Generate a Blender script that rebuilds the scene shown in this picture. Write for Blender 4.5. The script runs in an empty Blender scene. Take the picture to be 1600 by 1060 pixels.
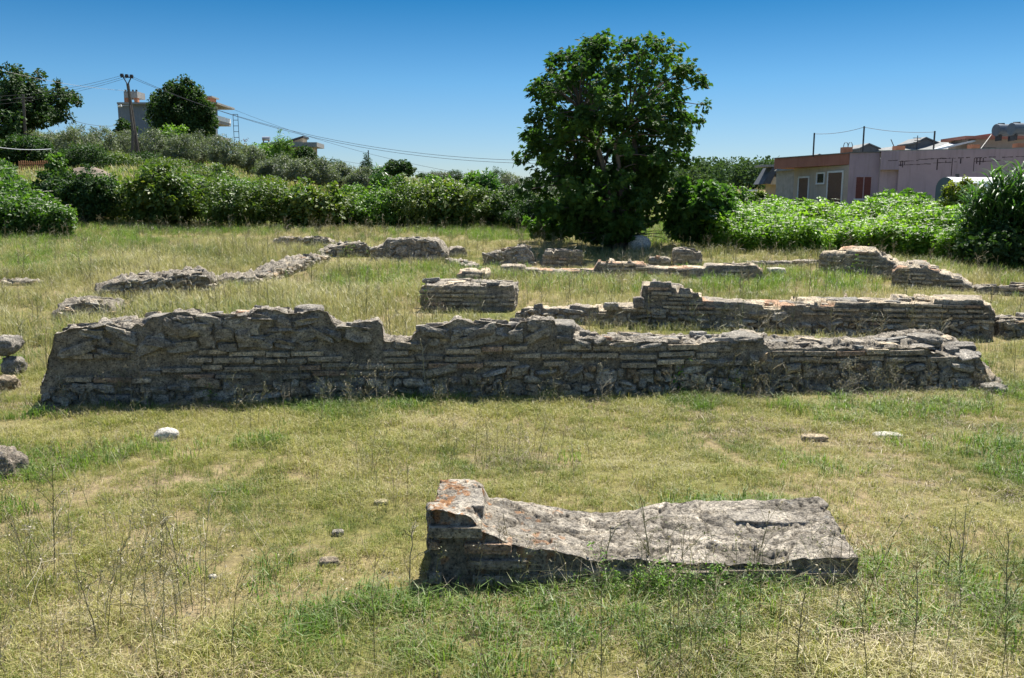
import bpy, math, random
import numpy as np
from mathutils import Vector

# ---------------------------------------------------------------- camera, world, sun, exposure
S = bpy.context.scene
COL = S.collection
FPX, CAMZ, HORIZON = 1350.0, 2.2, 315.0          # focal length in photo pixels, eye height, eye-level row
PITCH = math.atan((530 - HORIZON) / FPX)
cam_data = bpy.data.cameras.new("camera")
cam = bpy.data.objects.new("camera", cam_data)
COL.objects.link(cam)
cam.location = (0, 0, CAMZ)
cam.rotation_euler = (math.pi / 2 - PITCH, 0, 0)
cam_data.sensor_width = 36
cam_data.lens = 36 * FPX / 1600
cam_data.clip_end = 3000
S.camera = cam

SUN_EL, SUN_AZ = math.radians(61), math.radians(24)   # azimuth clockwise from +Y (straight ahead)
sun_dir = Vector((math.sin(SUN_AZ) * math.cos(SUN_EL), math.cos(SUN_AZ) * math.cos(SUN_EL), math.sin(SUN_EL)))
sd = bpy.data.lights.new("sun", 'SUN')
sd.energy = 4.7
sd.angle = math.radians(0.53)
sd.color = (1.0, 0.95, 0.86)
sun = bpy.data.objects.new("sun", sd)
COL.objects.link(sun)
sun.rotation_euler = sun_dir.to_track_quat('Z', 'Y').to_euler()
sun.location = (0, 0, 50)

W = bpy.data.worlds.new("World")
S.world = W
W.use_nodes = True
nt = W.node_tree
nt.nodes.clear()
out = nt.nodes.new("ShaderNodeOutputWorld")
bg = nt.nodes.new("ShaderNodeBackground")
sky = nt.nodes.new("ShaderNodeTexSky")
sky.sky_type = 'NISHITA'
sky.sun_disc = False
sky.sun_elevation = SUN_EL
sky.sun_rotation = SUN_AZ
sky.altitude = 0
sky.air_density = 1.0
sky.dust_density = 0.3
sky.ozone_density = 3.0
tc = nt.nodes.new("ShaderNodeTexCoord")
sep = nt.nodes.new("ShaderNodeSeparateXYZ")
rp = nt.nodes.new("ShaderNodeValToRGB")
mx = nt.nodes.new("ShaderNodeMixRGB")
mx.blend_type = 'MULTIPLY'
mx.inputs[0].default_value = 1
nt.links.new(tc.outputs['Generated'], sep.inputs[0])
nt.links.new(sep.outputs['Z'], rp.inputs[0])
SKY_RAMP = [(0.0, (0.36, 0.385, 0.44)), (0.06, (0.27, 0.35, 0.445)), (0.13, (0.17, 0.315, 0.42)),
            (0.235, (0.017, 0.185, 0.295)), (0.45, (0.62, 0.66, 0.68)), (1.0, (1.1, 1.0, 0.9))]
els = rp.color_ramp.elements
while len(els) < len(SKY_RAMP):
    els.new(0.5)
for e, (p, c) in zip(els, SKY_RAMP):
    e.position = p
    e.color = (*c, 1)
nt.links.new(sky.outputs[0], mx.inputs[1])
nt.links.new(rp.outputs[0], mx.inputs[2])
nt.links.new(mx.outputs[0], bg.inputs[0])
bg.inputs[1].default_value = 0.10
nt.links.new(bg.outputs[0], out.inputs[0])

S.view_settings.view_transform = 'Standard'
S.view_settings.look = 'None'
S.view_settings.exposure = 1.35
S.view_settings.gamma = 1
S.render.engine = 'CYCLES'
cy = S.cycles
cy.max_bounces = 5
cy.diffuse_bounces = 3
cy.glossy_bounces = 2
cy.transmission_bounces = 3
cy.transparent_max_bounces = 4
cy.use_adaptive_sampling = True
cy.adaptive_threshold = 0.012
cy.use_denoising = True
cy.denoising_prefilter = 'ACCURATE'
S.render.filter_size = 1.2
cy.sample_clamp_indirect = 6

R = np.random.default_rng(11)

# ---------------------------------------------------------------- where a photo row / column lies in the place
def ray(py):
    v = (530 - py) / FPX
    return math.cos(PITCH) + v * math.sin(PITCH), -math.sin(PITCH) + v * math.cos(PITCH)

def zat(py, Y):
    c, s = ray(py)
    return CAMZ + Y * s / c

def xat(px, py, Y):
    return (px - 800) / FPX * Y / ray(py)[0]

def sstep(a, b, x):
    t = np.clip((np.asarray(x, float) - a) / (b - a), 0, 1)
    return t * t * (3 - 2 * t)

def hsh(ix, iy=0, iz=0, seed=0):
    n = (np.asarray(ix).astype(np.int64) * 374761393 + np.asarray(iy).astype(np.int64) * 668265263
         + np.asarray(iz).astype(np.int64) * 2147483647 + seed * 1274126177) & 0xFFFFFFFF
    n = ((n ^ (n >> 13)) * 1274126177) & 0xFFFFFFFF
    n = ((n ^ (n >> 16)) * 2246822519) & 0xFFFFFFFF
    return ((n ^ (n >> 15)) & 0xFFFFFF) / float(0xFFFFFF)

def vnoise(x, y=0, z=0, seed=0):
    x, y, z = np.broadcast_arrays(np.asarray(x, float), np.asarray(y, float), np.asarray(z, float))
    ix, iy, iz = np.floor(x), np.floor(y), np.floor(z)
    fx, fy, fz = x - ix, y - iy, z - iz
    fx, fy, fz = [f * f * (3 - 2 * f) for f in (fx, fy, fz)]
    r = 0
    for a in (0, 1):
        for b in (0, 1):
            for c in (0, 1):
                w = (fx if a else 1 - fx) * (fy if b else 1 - fy) * (fz if c else 1 - fz)
                r = r + w * hsh(ix + a, iy + b, iz + c, seed)
    return r * 2 - 1

def fbm(x, y=0, z=0, octs=4, seed=0):
    a, f, r, t = 1.0, 1.0, 0, 0
    for o in range(octs):
        r = r + a * vnoise(np.asarray(x) * f, np.asarray(y) * f, np.asarray(z) * f, seed + o)
        t += a
        a *= .5
        f *= 2.03
    return r / t

def voro(u, v, seed=0):
    u, v = np.asarray(u, float), np.asarray(v, float)
    iu, iv = np.floor(u), np.floor(v)
    d1 = np.full(u.shape, 9.)
    d2 = np.full(u.shape, 9.)
    idn = np.zeros(u.shape)
    for a in (-1, 0, 1):
        for b in (-1, 0, 1):
            cu, cv = iu + a, iv + b
            pu = cu + .12 + .76 * hsh(cu, cv, 1, seed)
            pv = cv + .12 + .76 * hsh(cu, cv, 2, seed)
            d = np.hypot(pu - u, pv - v)
            near = d < d1
            d2 = np.where(near, d1, np.minimum(d2, d))
            idn = np.where(near, hsh(cu, cv, 3, seed), idn)
            d1 = np.where(near, d, d1)
    return d1, d2, idn

def ground(x, y):
    x, y = np.asarray(x, float), np.asarray(y, float)
    z = .035 * np.clip(y - 10.5, 0, 31.5)
    hill = 3.2 + .122 * np.clip(-x, -4, 75) - .02 * np.clip(x, 0, 60)
    z = z + np.clip(hill - 1.1, 0.2, 12) * sstep(40, 112, y) * (0.55 + .45 * sstep(40, 112, y))
    z = z + 2.2 * sstep(-13, -25, x) * sstep(28, 56, y) * sstep(90, 62, y)
    z = z + .25 * sstep(30, 44, y) * sstep(8, 16, x)
    z = z + 5.5 * sstep(170, 262, y) * sstep(20, 62, x)
    near = sstep(60, 30, y)
    z = z + near * (.05 * fbm(x * .5, y * .5, seed=3) + .02 * vnoise(x * 2.1, y * 2.1, seed=5))
    return z

def G(px, py):
    """point of the ground seen at a photo pixel"""
    c, s = ray(py)
    lo, hi = 1.0, 400.0
    Y = 2.0
    while Y < 400:
        x = (px - 800) / FPX * Y / c
        if CAMZ + Y * s / c < float(ground(x, Y)):
            break
        Y *= 1.004
    return Vector(((px - 800) / FPX * Y / c, Y, float(ground((px - 800) / FPX * Y / c, Y))))

# ---------------------------------------------------------------- objects
def tag(o, label=None, cat=None, group=None, kind=None):
    if label: o['label'] = label
    if cat: o['category'] = cat
    if group: o['group'] = group
    if kind: o['kind'] = kind
    elif label: o['kind'] = 'thing'
    return o

def thing(name, loc, label, cat, group=None):
    o = bpy.data.objects.new(name, None)
    COL.objects.link(o)
    o.location = loc
    o.empty_display_size = .3
    return tag(o, label, cat, group)

class Acc:
    def __init__(s):
        s.V, s.F, s.r, s.n = [], [], [], 0
        s.C = []
    def add(s, V, F, m=0, r=0.5, C=None):
        V = np.asarray(V, float).reshape(-1, 3)
        F = np.asarray(F)
        if F.ndim == 1: F = F.reshape(1, -1)
        s.V.append(V)
        s.F.append((F + s.n, m))
        s.r.append(np.broadcast_to(np.asarray(r, float), (len(V),)))
        if C is not None: s.C.append(C)
        s.n += len(V)
    def box(s, c, d, rot=0, m=0, r=0.5, M=None):
        c, d = np.asarray(c, float), np.asarray(d, float) / 2
        V = np.array([[a, b, e] for a in (-1, 1) for b in (-1, 1) for e in (-1, 1)], float) * d
        if M is not None: V = V @ np.asarray(M).T
        if rot:
            cs, sn = math.cos(rot), math.sin(rot)
            V = np.c_[V[:, 0] * cs - V[:, 1] * sn, V[:, 0] * sn + V[:, 1] * cs, V[:, 2]]
        s.add(V + c, [[0, 1, 3, 2], [4, 6, 7, 5], [0, 4, 5, 1], [2, 3, 7, 6], [0, 2, 6, 4], [1, 5, 7, 3]], m, r)
    def prism(s, poly, z0, z1, m=0):
        poly = [(float(p[0]), float(p[1])) for p in poly]
        area = sum(poly[i][0] * poly[(i + 1) % len(poly)][1] - poly[(i + 1) % len(poly)][0] * poly[i][1] for i in range(len(poly)))
        if area < 0: poly = poly[::-1]
        n = len(poly)
        z0 = np.broadcast_to(z0, n); z1 = np.broadcast_to(z1, n)
        V = [(p[0], p[1], z0[i]) for i, p in enumerate(poly)] + [(p[0], p[1], z1[i]) for i, p in enumerate(poly)]
        s.add(V, [[i, (i + 1) % n, n + (i + 1) % n, n + i] for i in range(n)], m)
        s.add(V, [list(range(n - 1, -1, -1))], m)
        s.add(V, [list(range(n, 2 * n))], m)
    def wall(s, p, q, z0, z1, th, m=0):
        p, q = np.array(p[:2], float), np.array(q[:2], float)
        d = (q - p) / np.linalg.norm(q - p)
        n = np.array([-d[1], d[0]]) * th
        s.prism([p, q, q + n, p + n], z0, z1, m)
    def tube(s, P, rad, n=6, m=0, r=0.5, cap=True):
        P = np.asarray(P, float)
        rad = np.broadcast_to(np.asarray(rad, float), (len(P),))
        T = np.gradient(P, axis=0)
        T /= np.linalg.norm(T, axis=1)[:, None] + 1e-9
        ref = np.array([0, 0, 1.]) if abs(T[0][2]) < .9 else np.array([1., 0, 0])
        A = np.cross(T, ref); A /= np.linalg.norm(A, axis=1)[:, None] + 1e-9
        B = np.cross(T, A)
        a = np.arange(n) / n * 2 * np.pi
        V = P[:, None] + rad[:, None, None] * (np.cos(a)[None, :, None] * A[:, None] + np.sin(a)[None, :, None] * B[:, None])
        k = len(P)
        F = [[i * n + j, i * n + (j + 1) % n, (i + 1) * n + (j + 1) % n, (i + 1) * n + j] for i in range(k - 1) for j in range(n)]
        s.add(V.reshape(-1, 3), F, m, r)
        if cap:
            s.add(V[0], [list(range(n))], m, r)
            s.add(V[-1], [list(range(n - 1, -1, -1))], m, r)
    def build(s, name, mats, parent=None, origin=None, smooth=False, link=True):
        V = np.concatenate(s.V)
        org = np.array(parent.location if parent is not None else (origin if origin is not None else (0, 0, 0)), float)
        if parent is not None and parent.parent is not None:
            org = np.array(parent.parent.location, float) + np.array(parent.location, float)
        V = V - org
        me = bpy.data.meshes.new(name)
        me.vertices.add(len(V))
        me.vertices.foreach_set("co", V.astype(np.float32).ravel())
        loops = np.concatenate([f.ravel() for f, m in s.F])
        sizes = np.concatenate([np.full(len(f), f.shape[1]) for f, m in s.F])
        mi = np.concatenate([np.full(len(f), m) for f, m in s.F])
        me.loops.add(len(loops))
        me.loops.foreach_set("vertex_index", loops.astype(np.int32))
        me.polygons.add(len(sizes))
        me.polygons.foreach_set("loop_start", np.concatenate([[0], np.cumsum(sizes)[:-1]]).astype(np.int32))
        me.polygons.foreach_set("material_index", mi.astype(np.int32))
        at = me.attributes.new("rnd", 'FLOAT', 'POINT')
        at.data.foreach_set("value", np.concatenate(s.r).astype(np.float32))
        if s.C:
            C = np.concatenate(s.C)
            ca = me.attributes.new("Col", 'FLOAT_COLOR', 'POINT')
            ca.data.foreach_set("color", np.c_[C, np.ones(len(C))].astype(np.float32).ravel())
        me.update(calc_edges=True)
        fl = getattr(s, 'flat_from', None)
        if not smooth: me.shade_flat()
        elif fl is not None:
            nf_ = len(sizes)
            me.polygons.foreach_set('use_smooth', np.arange(nf_) < fl)
        for m in (mats if isinstance(mats, (list, tuple)) else [mats]):
            me.materials.append(m)
        o = bpy.data.objects.new(name, me)
        if link: COL.objects.link(o)
        if parent is not None:
            o.parent = parent
        else:
            o.location = org
        return o

# ---------------------------------------------------------------- materials
def newmat(name):
    m = bpy.data.materials.new(name)
    m.use_nodes = True
    t = m.node_tree
    t.nodes.clear()
    return m, t, (lambda k, **kw: _node(t, k, kw)), (lambda a, b: t.links.new(a, b))

def _node(t, k, kw):
    n = t.nodes.new("ShaderNode" + k)
    for a, b in kw.items():
        setattr(n, a, b)
    return n

def ramp(N, pts):
    r = N("ValToRGB")
    e = r.color_ramp.elements
    while len(e) < len(pts): e.new(.5)
    for q, (p, c) in zip(e, pts):
        q.position = p
        q.color = (*c, 1) if len(c) == 3 else c
    return r

def surf(name, c1, c2, scale=3.0, rough=.85, bump=.2, bscale=40, detail=6, streak=None, spec=.3, metal=0):
    """plain procedural surface: two colours mixed by noise, fine bump, optional dirty streaks running down"""
    m, t, N, L = newmat(name)
    g = N("NewGeometry")
    n1 = N("TexNoise"); n1.inputs['Scale'].default_value = scale; n1.inputs['Detail'].default_value = detail
    n1.inputs['Roughness'].default_value = .65
    L(g.outputs['Position'], n1.inputs['Vector'])
    r = ramp(N, [(.3, c1), (.7, c2)])
    L(n1.outputs[0], r.inputs[0])
    colr = r.outputs[0]
    if streak:
        mp = N("Mapping"); mp.inputs['Scale'].default_value = (5, 5, .5)
        L(g.outputs['Position'], mp.inputs[0])
        n2 = N("TexNoise"); n2.inputs['Scale'].default_value = 1.2; n2.inputs['Detail'].default_value = 8
        L(mp.outputs[0], n2.inputs['Vector'])
        r2 = ramp(N, [(.52, (0, 0, 0)), (.75, (1, 1, 1))])
        L(n2.outputs[0], r2.inputs[0])
        mm = N("MixRGB"); mm.inputs[2].default_value = (*streak, 1)
        mul = N("Math", operation='MULTIPLY'); mul.inputs[1].default_value = .6
        L(r2.outputs[0], mul.inputs[0]); L(mul.outputs[0], mm.inputs[0]); L(colr, mm.inputs[1])
        colr = mm.outputs[0]
    p = N("BsdfPrincipled")
    p.inputs['Roughness'].default_value = rough
    p.inputs['Specular IOR Level'].default_value = spec
    p.inputs['Metallic'].default_value = metal
    L(colr, p.inputs['Base Color'])
    if bump:
        n3 = N("TexNoise"); n3.inputs['Scale'].default_value = bscale; n3.inputs['Detail'].default_value = 5
        L(g.outputs['Position'], n3.inputs['Vector'])
        b = N("Bump"); b.inputs['Strength'].default_value = bump; b.inputs['Distance'].default_value = .02
        L(n3.outputs[0], b.inputs['Height']); L(b.outputs[0], p.inputs['Normal'])
    o = N("OutputMaterial"); L(p.outputs[0], o.inputs[0])
    return m

def leafmat(name, cols, trans=.35, rough=.5, nscale=.6, spec=.35, tint=(1.1, 1.25, .5), nw=.9):
    """leaves / blades: colour varies leaf by leaf (mesh attribute), plant by plant and slowly over the place"""
    m, t, N, L = newmat(name)
    at = N("Attribute"); at.attribute_name = "rnd"
    oi = N("ObjectInfo")
    g = N("NewGeometry")
    n = N("TexNoise"); n.inputs['Scale'].default_value = nscale; n.inputs['Detail'].default_value = 3
    L(g.outputs['Position'], n.inputs['Vector'])
    a = N("Math", operation='MULTIPLY'); a.inputs[1].default_value = .55; L(at.outputs['Fac'], a.inputs[0])
    b = N("Math", operation='MULTIPLY_ADD'); b.inputs[1].default_value = .15; L(oi.outputs['Random'], b.inputs[0]); L(a.outputs[0], b.inputs[2])
    c = N("Math", operation='MULTIPLY_ADD'); c.inputs[1].default_value = nw; L(n.outputs[0], c.inputs[0]); L(b.outputs[0], c.inputs[2])
    d = N("Math", operation='SUBTRACT'); d.inputs[1].default_value = .3 + (nw - .9) * .5; L(c.outputs[0], d.inputs[0])
    k = len(cols)
    r = ramp(N, [((i + .5) / k, q) for i, q in enumerate(cols)])
    L(d.outputs[0], r.inputs[0])
    p = N("BsdfPrincipled"); p.inputs['Roughness'].default_value = rough
    p.inputs['Specular IOR Level'].default_value = spec
    L(r.outputs[0], p.inputs['Base Color'])
    tr = N("BsdfTranslucent")
    tm = N("MixRGB", blend_type='MULTIPLY'); tm.inputs[0].default_value = 1
    tm.inputs[2].default_value = (tint[0] * 1.6, tint[1] * 1.6, tint[2] * 1.6, 1)
    L(r.outputs[0], tm.inputs[1]); L(tm.outputs[0], tr.inputs[0])
    mixs = N("MixShader"); mixs.inputs[0].default_value = trans
    L(p.outputs[0], mixs.inputs[1]); L(tr.outputs[0], mixs.inputs[2])
    o = N("OutputMaterial"); L(mixs.outputs[0], o.inputs[0])
    return m

def stone_mat(name, gain=1.0, lichen=.28, lowz=True):
    """weathered masonry: stone tint from the mesh (each stone its own), dark and pale lichen, pits"""
    m, t, N, L = newmat(name)
    at = N("Attribute"); at.attribute_name = "Col"
    g = N("NewGeometry")
    n1 = N("TexNoise"); n1.inputs['Scale'].default_value = 15; n1.inputs['Detail'].default_value = 10; n1.inputs['Roughness'].default_value = .8
    L(g.outputs['Position'], n1.inputs['Vector'])
    r1 = ramp(N, [(.36, (.35, .34, .33)), (.45, (1.06, 1.0, .91)), (.55, (1.4, 1.31, 1.17)), (.66, (2.1, 2.0, 1.8))])
    L(n1.outputs[0], r1.inputs[0])
    m1 = N("MixRGB", blend_type='MULTIPLY'); m1.inputs[0].default_value = 1
    L(at.outputs['Color'], m1.inputs[1]); L(r1.outputs[0], m1.inputs[2])
    n2 = N("TexNoise"); n2.inputs['Scale'].default_value = 5.5; n2.inputs['Detail'].default_value = 9; n2.inputs['Roughness'].default_value = .7
    L(g.outputs['Position'], n2.inputs['Vector'])
    r2 = ramp(N, [(.49, (0, 0, 0)), (.57, (1, 1, 1))])
    L(n2.outputs[0], r2.inputs[0])
    f2 = N("Math", operation='MULTIPLY'); f2.inputs[1].default_value = lichen; L(r2.outputs[0], f2.inputs[0])
    m2 = N("MixRGB"); m2.inputs[2].default_value = (.045, .046, .045, 1)
    L(f2.outputs[0], m2.inputs[0]); L(m1.outputs[0], m2.inputs[1])
    n3 = N("TexNoise"); n3.inputs['Scale'].default_value = 17; n3.inputs['Detail'].default_value = 6; n3.inputs['Roughness'].default_value = .7
    L(g.outputs['Position'], n3.inputs['Vector'])
    r3 = ramp(N, [(.60, (0, 0, 0)), (.68, (1, 1, 1))])
    L(n3.outputs[0], r3.inputs[0])
    f3 = N("Math", operation='MULTIPLY'); f3.inputs[1].default_value = .55; L(r3.outputs[0], f3.inputs[0])
    m3 = N("MixRGB"); m3.inputs[2].default_value = (.46 * gain, .45 * gain, .42 * gain, 1)
    L(f3.outputs[0], m3.inputs[0]); L(m2.outputs[0], m3.inputs[1])
    n5 = N("TexNoise"); n5.inputs['Scale'].default_value = 52; n5.inputs['Detail'].default_value = 5; n5.inputs['Roughness'].default_value = .7
    L(g.outputs['Position'], n5.inputs['Vector'])
    r5 = ramp(N, [(.36, (.28, .28, .28)), (.46, (.92, .92, .92)), (.56, (1.06, 1.06, 1.05)), (.66, (1.55, 1.55, 1.5))])
    L(n5.outputs[0], r5.inputs[0])
    m5 = N("MixRGB", blend_type='MULTIPLY'); m5.inputs[0].default_value = 1
    L(m3.outputs[0], m5.inputs[1]); L(r5.outputs[0], m5.inputs[2])
    m3 = m5
    p = N("BsdfPrincipled"); p.inputs['Roughness'].default_value = .95
    p.inputs['Specular IOR Level'].default_value = .15
    L(m3.outputs[0], p.inputs['Base Color'])
    n4 = N("TexNoise"); n4.inputs['Scale'].default_value = 38; n4.inputs['Detail'].default_value = 8; n4.inputs['Roughness'].default_value = .75
    L(g.outputs['Position'], n4.inputs['Vector'])
    b = N("Bump"); b.inputs['Strength'].default_value = 1.0; b.inputs['Distance'].default_value = .06
    L(n4.outputs[0], b.inputs['Height']); L(b.outputs[0], p.inputs['Normal'])
    o = N("OutputMaterial"); L(p.outputs[0], o.inputs[0])
    return m

M_STONE = stone_mat("weathered_masonry")
M_ROCK = stone_mat("field_stone", lichen=.35)
M_PALE = stone_mat("pale_stone", lichen=.05)

# ---------------------------------------------------------------- ground
def ground_mat():
    m, t, N, L = newmat("meadow_soil")
    g = N("NewGeometry")
    n1 = N("TexNoise"); n1.inputs['Scale'].default_value = .55; n1.inputs['Detail'].default_value = 8; n1.inputs['Roughness'].default_value = .62
    n2 = N("TexNoise"); n2.inputs['Scale'].default_value = 14; n2.inputs['Detail'].default_value = 8; n2.inputs['Roughness'].default_value = .7
    n3 = N("TexNoise"); n3.inputs['Scale'].default_value = .23; n3.inputs['Detail'].default_value = 5
    for n in (n1, n2, n3): L(g.outputs['Position'], n.inputs['Vector'])
    r1 = ramp(N, [(.34, (.09, .105, .03)), (.44, (.16, .15, .055)), (.53, (.20, .165, .085)), (.66, (.25, .195, .125))])
    L(n1.outputs[0], r1.inputs[0])
    r2 = ramp(N, [(.3, (.45, .45, .45)), (.7, (1.35, 1.32, 1.25))])
    L(n2.outputs[0], r2.inputs[0])
    mm = N("MixRGB", blend_type='MULTIPLY'); mm.inputs[0].default_value = 1
    L(r1.outputs[0], mm.inputs[1]); L(r2.outputs[0], mm.inputs[2])
    p = N("BsdfPrincipled"); p.inputs['Roughness'].default_value = 1; p.inputs['Specular IOR Level'].default_value = .1
    L(mm.outputs[0], p.inputs['Base Color'])
    b = N("Bump"); b.inputs['Strength'].default_value = .8; b.inputs['Distance'].default_value = .04
    L(n2.outputs[0], b.inputs['Height']); L(b.outputs[0], p.inputs['Normal'])
    o = N("OutputMaterial"); L(p.outputs[0], o.inputs[0])
    return m

ys = np.concatenate([np.arange(-12, 3, 1.), np.arange(3, 30, .25), np.arange(30, 60, .75), np.arange(60, 130, 2.5), np.arange(130, 300, 6), np.geomspace(300, 2500, 26)])
xs = np.concatenate([-np.geomspace(60, 1800, 26)[::-1], np.arange(-58, -20, 1.5), np.arange(-20, 20, .25), np.arange(20, 60, 1.5), np.geomspace(60, 1800, 26)])
X, Yg = np.meshgrid(xs, ys)
a = Acc()
i = np.arange(len(ys) - 1)[:, None] * len(xs) + np.arange(len(xs) - 1)[None]
a.add(np.c_[X.ravel(), Yg.ravel(), ground(X, Yg).ravel()], np.stack([i, i + 1, i + 1 + len(xs), i + len(xs)], -1).reshape(-1, 4))
tag(a.build("ground", ground_mat(), smooth=True), kind="structure")

# ---------------------------------------------------------------- ruined masonry
FOOT = []
def near_ruin(P, reach=.8):
    m = np.zeros(len(P))
    for o, d, L_, th in FOOT:
        q = P[:, :2] - o
        s_ = q @ d; w = q @ np.array([-d[1], d[0]])
        m = np.maximum(m, ((s_ > -.1) & (s_ < L_ + .1) & (w < .1)) * np.clip(1 + w / reach, 0, 1))
    return m
_F = []      # plan rectangles kept free of grass: (origin, dir, length, depth)

PAL = {
    'brick': np.array([(.37, .335, .28), (.42, .37, .295), (.31, .285, .25), (.46, .40, .32), (.29, .27, .24), (.43, .29, .21), (.39, .355, .30), (.50, .44, .35)]),
    'rubble': np.array([(.30, .29, .265), (.37, .345, .30), (.25, .245, .23), (.33, .335, .33), (.41, .375, .31), (.30, .27, .225), (.40, .29, .18), (.35, .335, .30)]),
    'cap': np.array([(.25, .245, .235), (.29, .28, .265), (.22, .22, .215), (.32, .305, .28), (.27, .255, .235), (.24, .24, .235), (.30, .27, .235), (.27, .265, .255)]),
}
def pick(p, r):
    return PAL[p][np.clip((r * 8).astype(int), 0, 7)]

def bricks(u, z, ch, seed):
    zz = z + .010 * vnoise(u * .8, 0, 0, seed) + .003 * vnoise(u * 7, z * 7, 0, seed + 1)
    c = np.floor(zz / ch)
    fz = zz / ch - c
    Lb = .26 + .2 * hsh(c, 7, 1, seed)
    uu = (u + 3 * hsh(c, 3, 2, seed)) / Lb + .03 * vnoise(u * 9, z * 9, 2, seed)
    i0 = np.floor(uu)
    bd = lambda i: i + .5 * (hsh(i, c, 5, seed) - .5)
    i0 = np.where(uu < bd(i0), i0 - 1, i0)
    i0 = np.where(uu >= bd(i0 + 1), i0 + 1, i0)
    de = np.minimum(uu - bd(i0), bd(i0 + 1) - uu) * Lb
    hz = np.minimum(fz, 1 - fz) * ch
    half = .010 + .011 * hsh(c, 9, 9, seed)
    e = np.minimum(de - .009, hz - half) + .005 * vnoise(u * 30, z * 30, 0, seed + 4)
    joint = 1 - sstep(-.003, .006, e)
    rid = hsh(i0, c, 11, seed)
    r2 = hsh(i0, c, 12, seed)
    lost = fbm(u * 1.9, z * 5, 4, 3, seed + 7) > .10
    deep = .010 + .016 * sstep(-.3, .5, vnoise(u * 1.7, z * 4, 6, seed + 8))
    disp = (-deep * joint + (r2 - .5) * .026) * np.where(lost, .35, 1) - .035 * (r2 > .87) - .012 * lost
    colr = pick('brick', rid) * (.85 + .3 * r2)[:, None]
    mort = np.array([.205, .19, .165]) * (1 + .25 * vnoise(u * 12, z * 12, 3, seed))[:, None]
    colr = np.where(lost[:, None], .55 * colr + .45 * mort, colr)
    colr = colr * (1 - joint[:, None]) + mort * joint[:, None] * .6
    return disp, colr

def rubble(u, z, su, sz, amp, pal, seed, mortar=(.20, .185, .16)):
    wu = u + .05 * fbm(u * 3, z * 3, 0, 3, seed)
    wz = z + .04 * fbm(u * 3, z * 3, 5, 3, seed + 9)
    d1, d2, rid = voro(wu / su, wz / sz, seed)
    e = d2 - d1 + .08 * vnoise(u * 25, z * 25, 0, seed + 2)
    joint = 1 - sstep(.02, .11, e)
    disp = amp * (.9 * (1 - joint) + .5 * (rid - .5) - .5 * np.minimum(d1, 1) ** 2)
    colr = pick(pal, rid) * (.85 + .3 * hsh(rid * 9999, 1, 2, seed))[:, None]
    colr = colr * (1 - joint[:, None]) + np.array(mortar) * joint[:, None]
    return disp, colr

def cube_t(cuts):
    n = cuts + 1
    t = np.linspace(-1, 1, n + 1)
    V, F = [], []
    for ax in range(3):
        for sg in (-1, 1):
            b = len(V)
            for i in range(n + 1):
                for j in range(n + 1):
                    p = [0, 0, 0]; p[ax] = sg; p[(ax + 1) % 3] = t[i] * sg; p[(ax + 2) % 3] = t[j]
                    V.append(p)
            for i in range(n):
                for j in range(n):
                    F.append([b + i * (n + 1) + j, b + (i + 1) * (n + 1) + j, b + (i + 1) * (n + 1) + j + 1, b + i * (n + 1) + j + 1])
    return np.array(V, float), np.array(F)
CUBE = {k: cube_t(k) for k in (1, 2, 3, 5)}

class Stones:
    """separate bricks / stones of one wall, in its own (along, inward, up) frame"""
    def __init__(s, A2, d, inw):
        s.ac = Acc(); s.A2, s.d, s.inw = A2, d, inw; s.k = 0
    def put(s, c, size, col, chip=.12, rnd=.15, rot=0, tilt=(0, 0), cuts=3, seed=0):
        V, F = CUBE[cuts]
        s.k += 1
        q = s.k * 7.31 + seed
        # round the corners a little, push corners about, roughen
        L = np.linalg.norm(V, axis=1)[:, None]
        V2 = V * (1 - rnd * np.clip(L - 1.0, 0, 1))
        V2 = V2 + chip * np.c_[vnoise(V[:, 0] * .8 + q, V[:, 1] * .8, V[:, 2] * .8, 1), vnoise(V[:, 0] * .8, V[:, 1] * .8 + q, V[:, 2] * .8, 2), vnoise(V[:, 0] * .8, V[:, 1] * .8, V[:, 2] * .8 + q, 3)]
        P = V2 * np.array(size) / 2
        P = P + .05 * min(size) * np.c_[vnoise(V[:, 0] * 3 + q, V[:, 1] * 3, V[:, 2] * 3, 4), vnoise(V[:, 0] * 3 + q, V[:, 1] * 3, V[:, 2] * 3, 5), vnoise(V[:, 0] * 3 + q, V[:, 1] * 3, V[:, 2] * 3, 6)]
        if tilt[0] or tilt[1]:
            P[:, 2] += P[:, 0] * tilt[0] + P[:, 1] * tilt[1]
        if rot:
            cs, sn = math.cos(rot), math.sin(rot)
            P = np.c_[P[:, 0] * cs - P[:, 1] * sn, P[:, 0] * sn + P[:, 1] * cs, P[:, 2]]
        P = P + np.array(c)
        W_ = np.c_[s.A2[0] + s.d[0] * P[:, 0] + s.inw[0] * P[:, 1], s.A2[1] + s.d[1] * P[:, 0] + s.inw[1] * P[:, 1], P[:, 2]]
        C = np.array(col)[None] * (1 + .18 * vnoise(V[:, 0] * 2 + q, V[:, 1] * 2, V[:, 2] * 2, 7))[:, None]
        s.ac.add(W_, F, 0, .5, np.clip(C, .02, .8))

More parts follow.
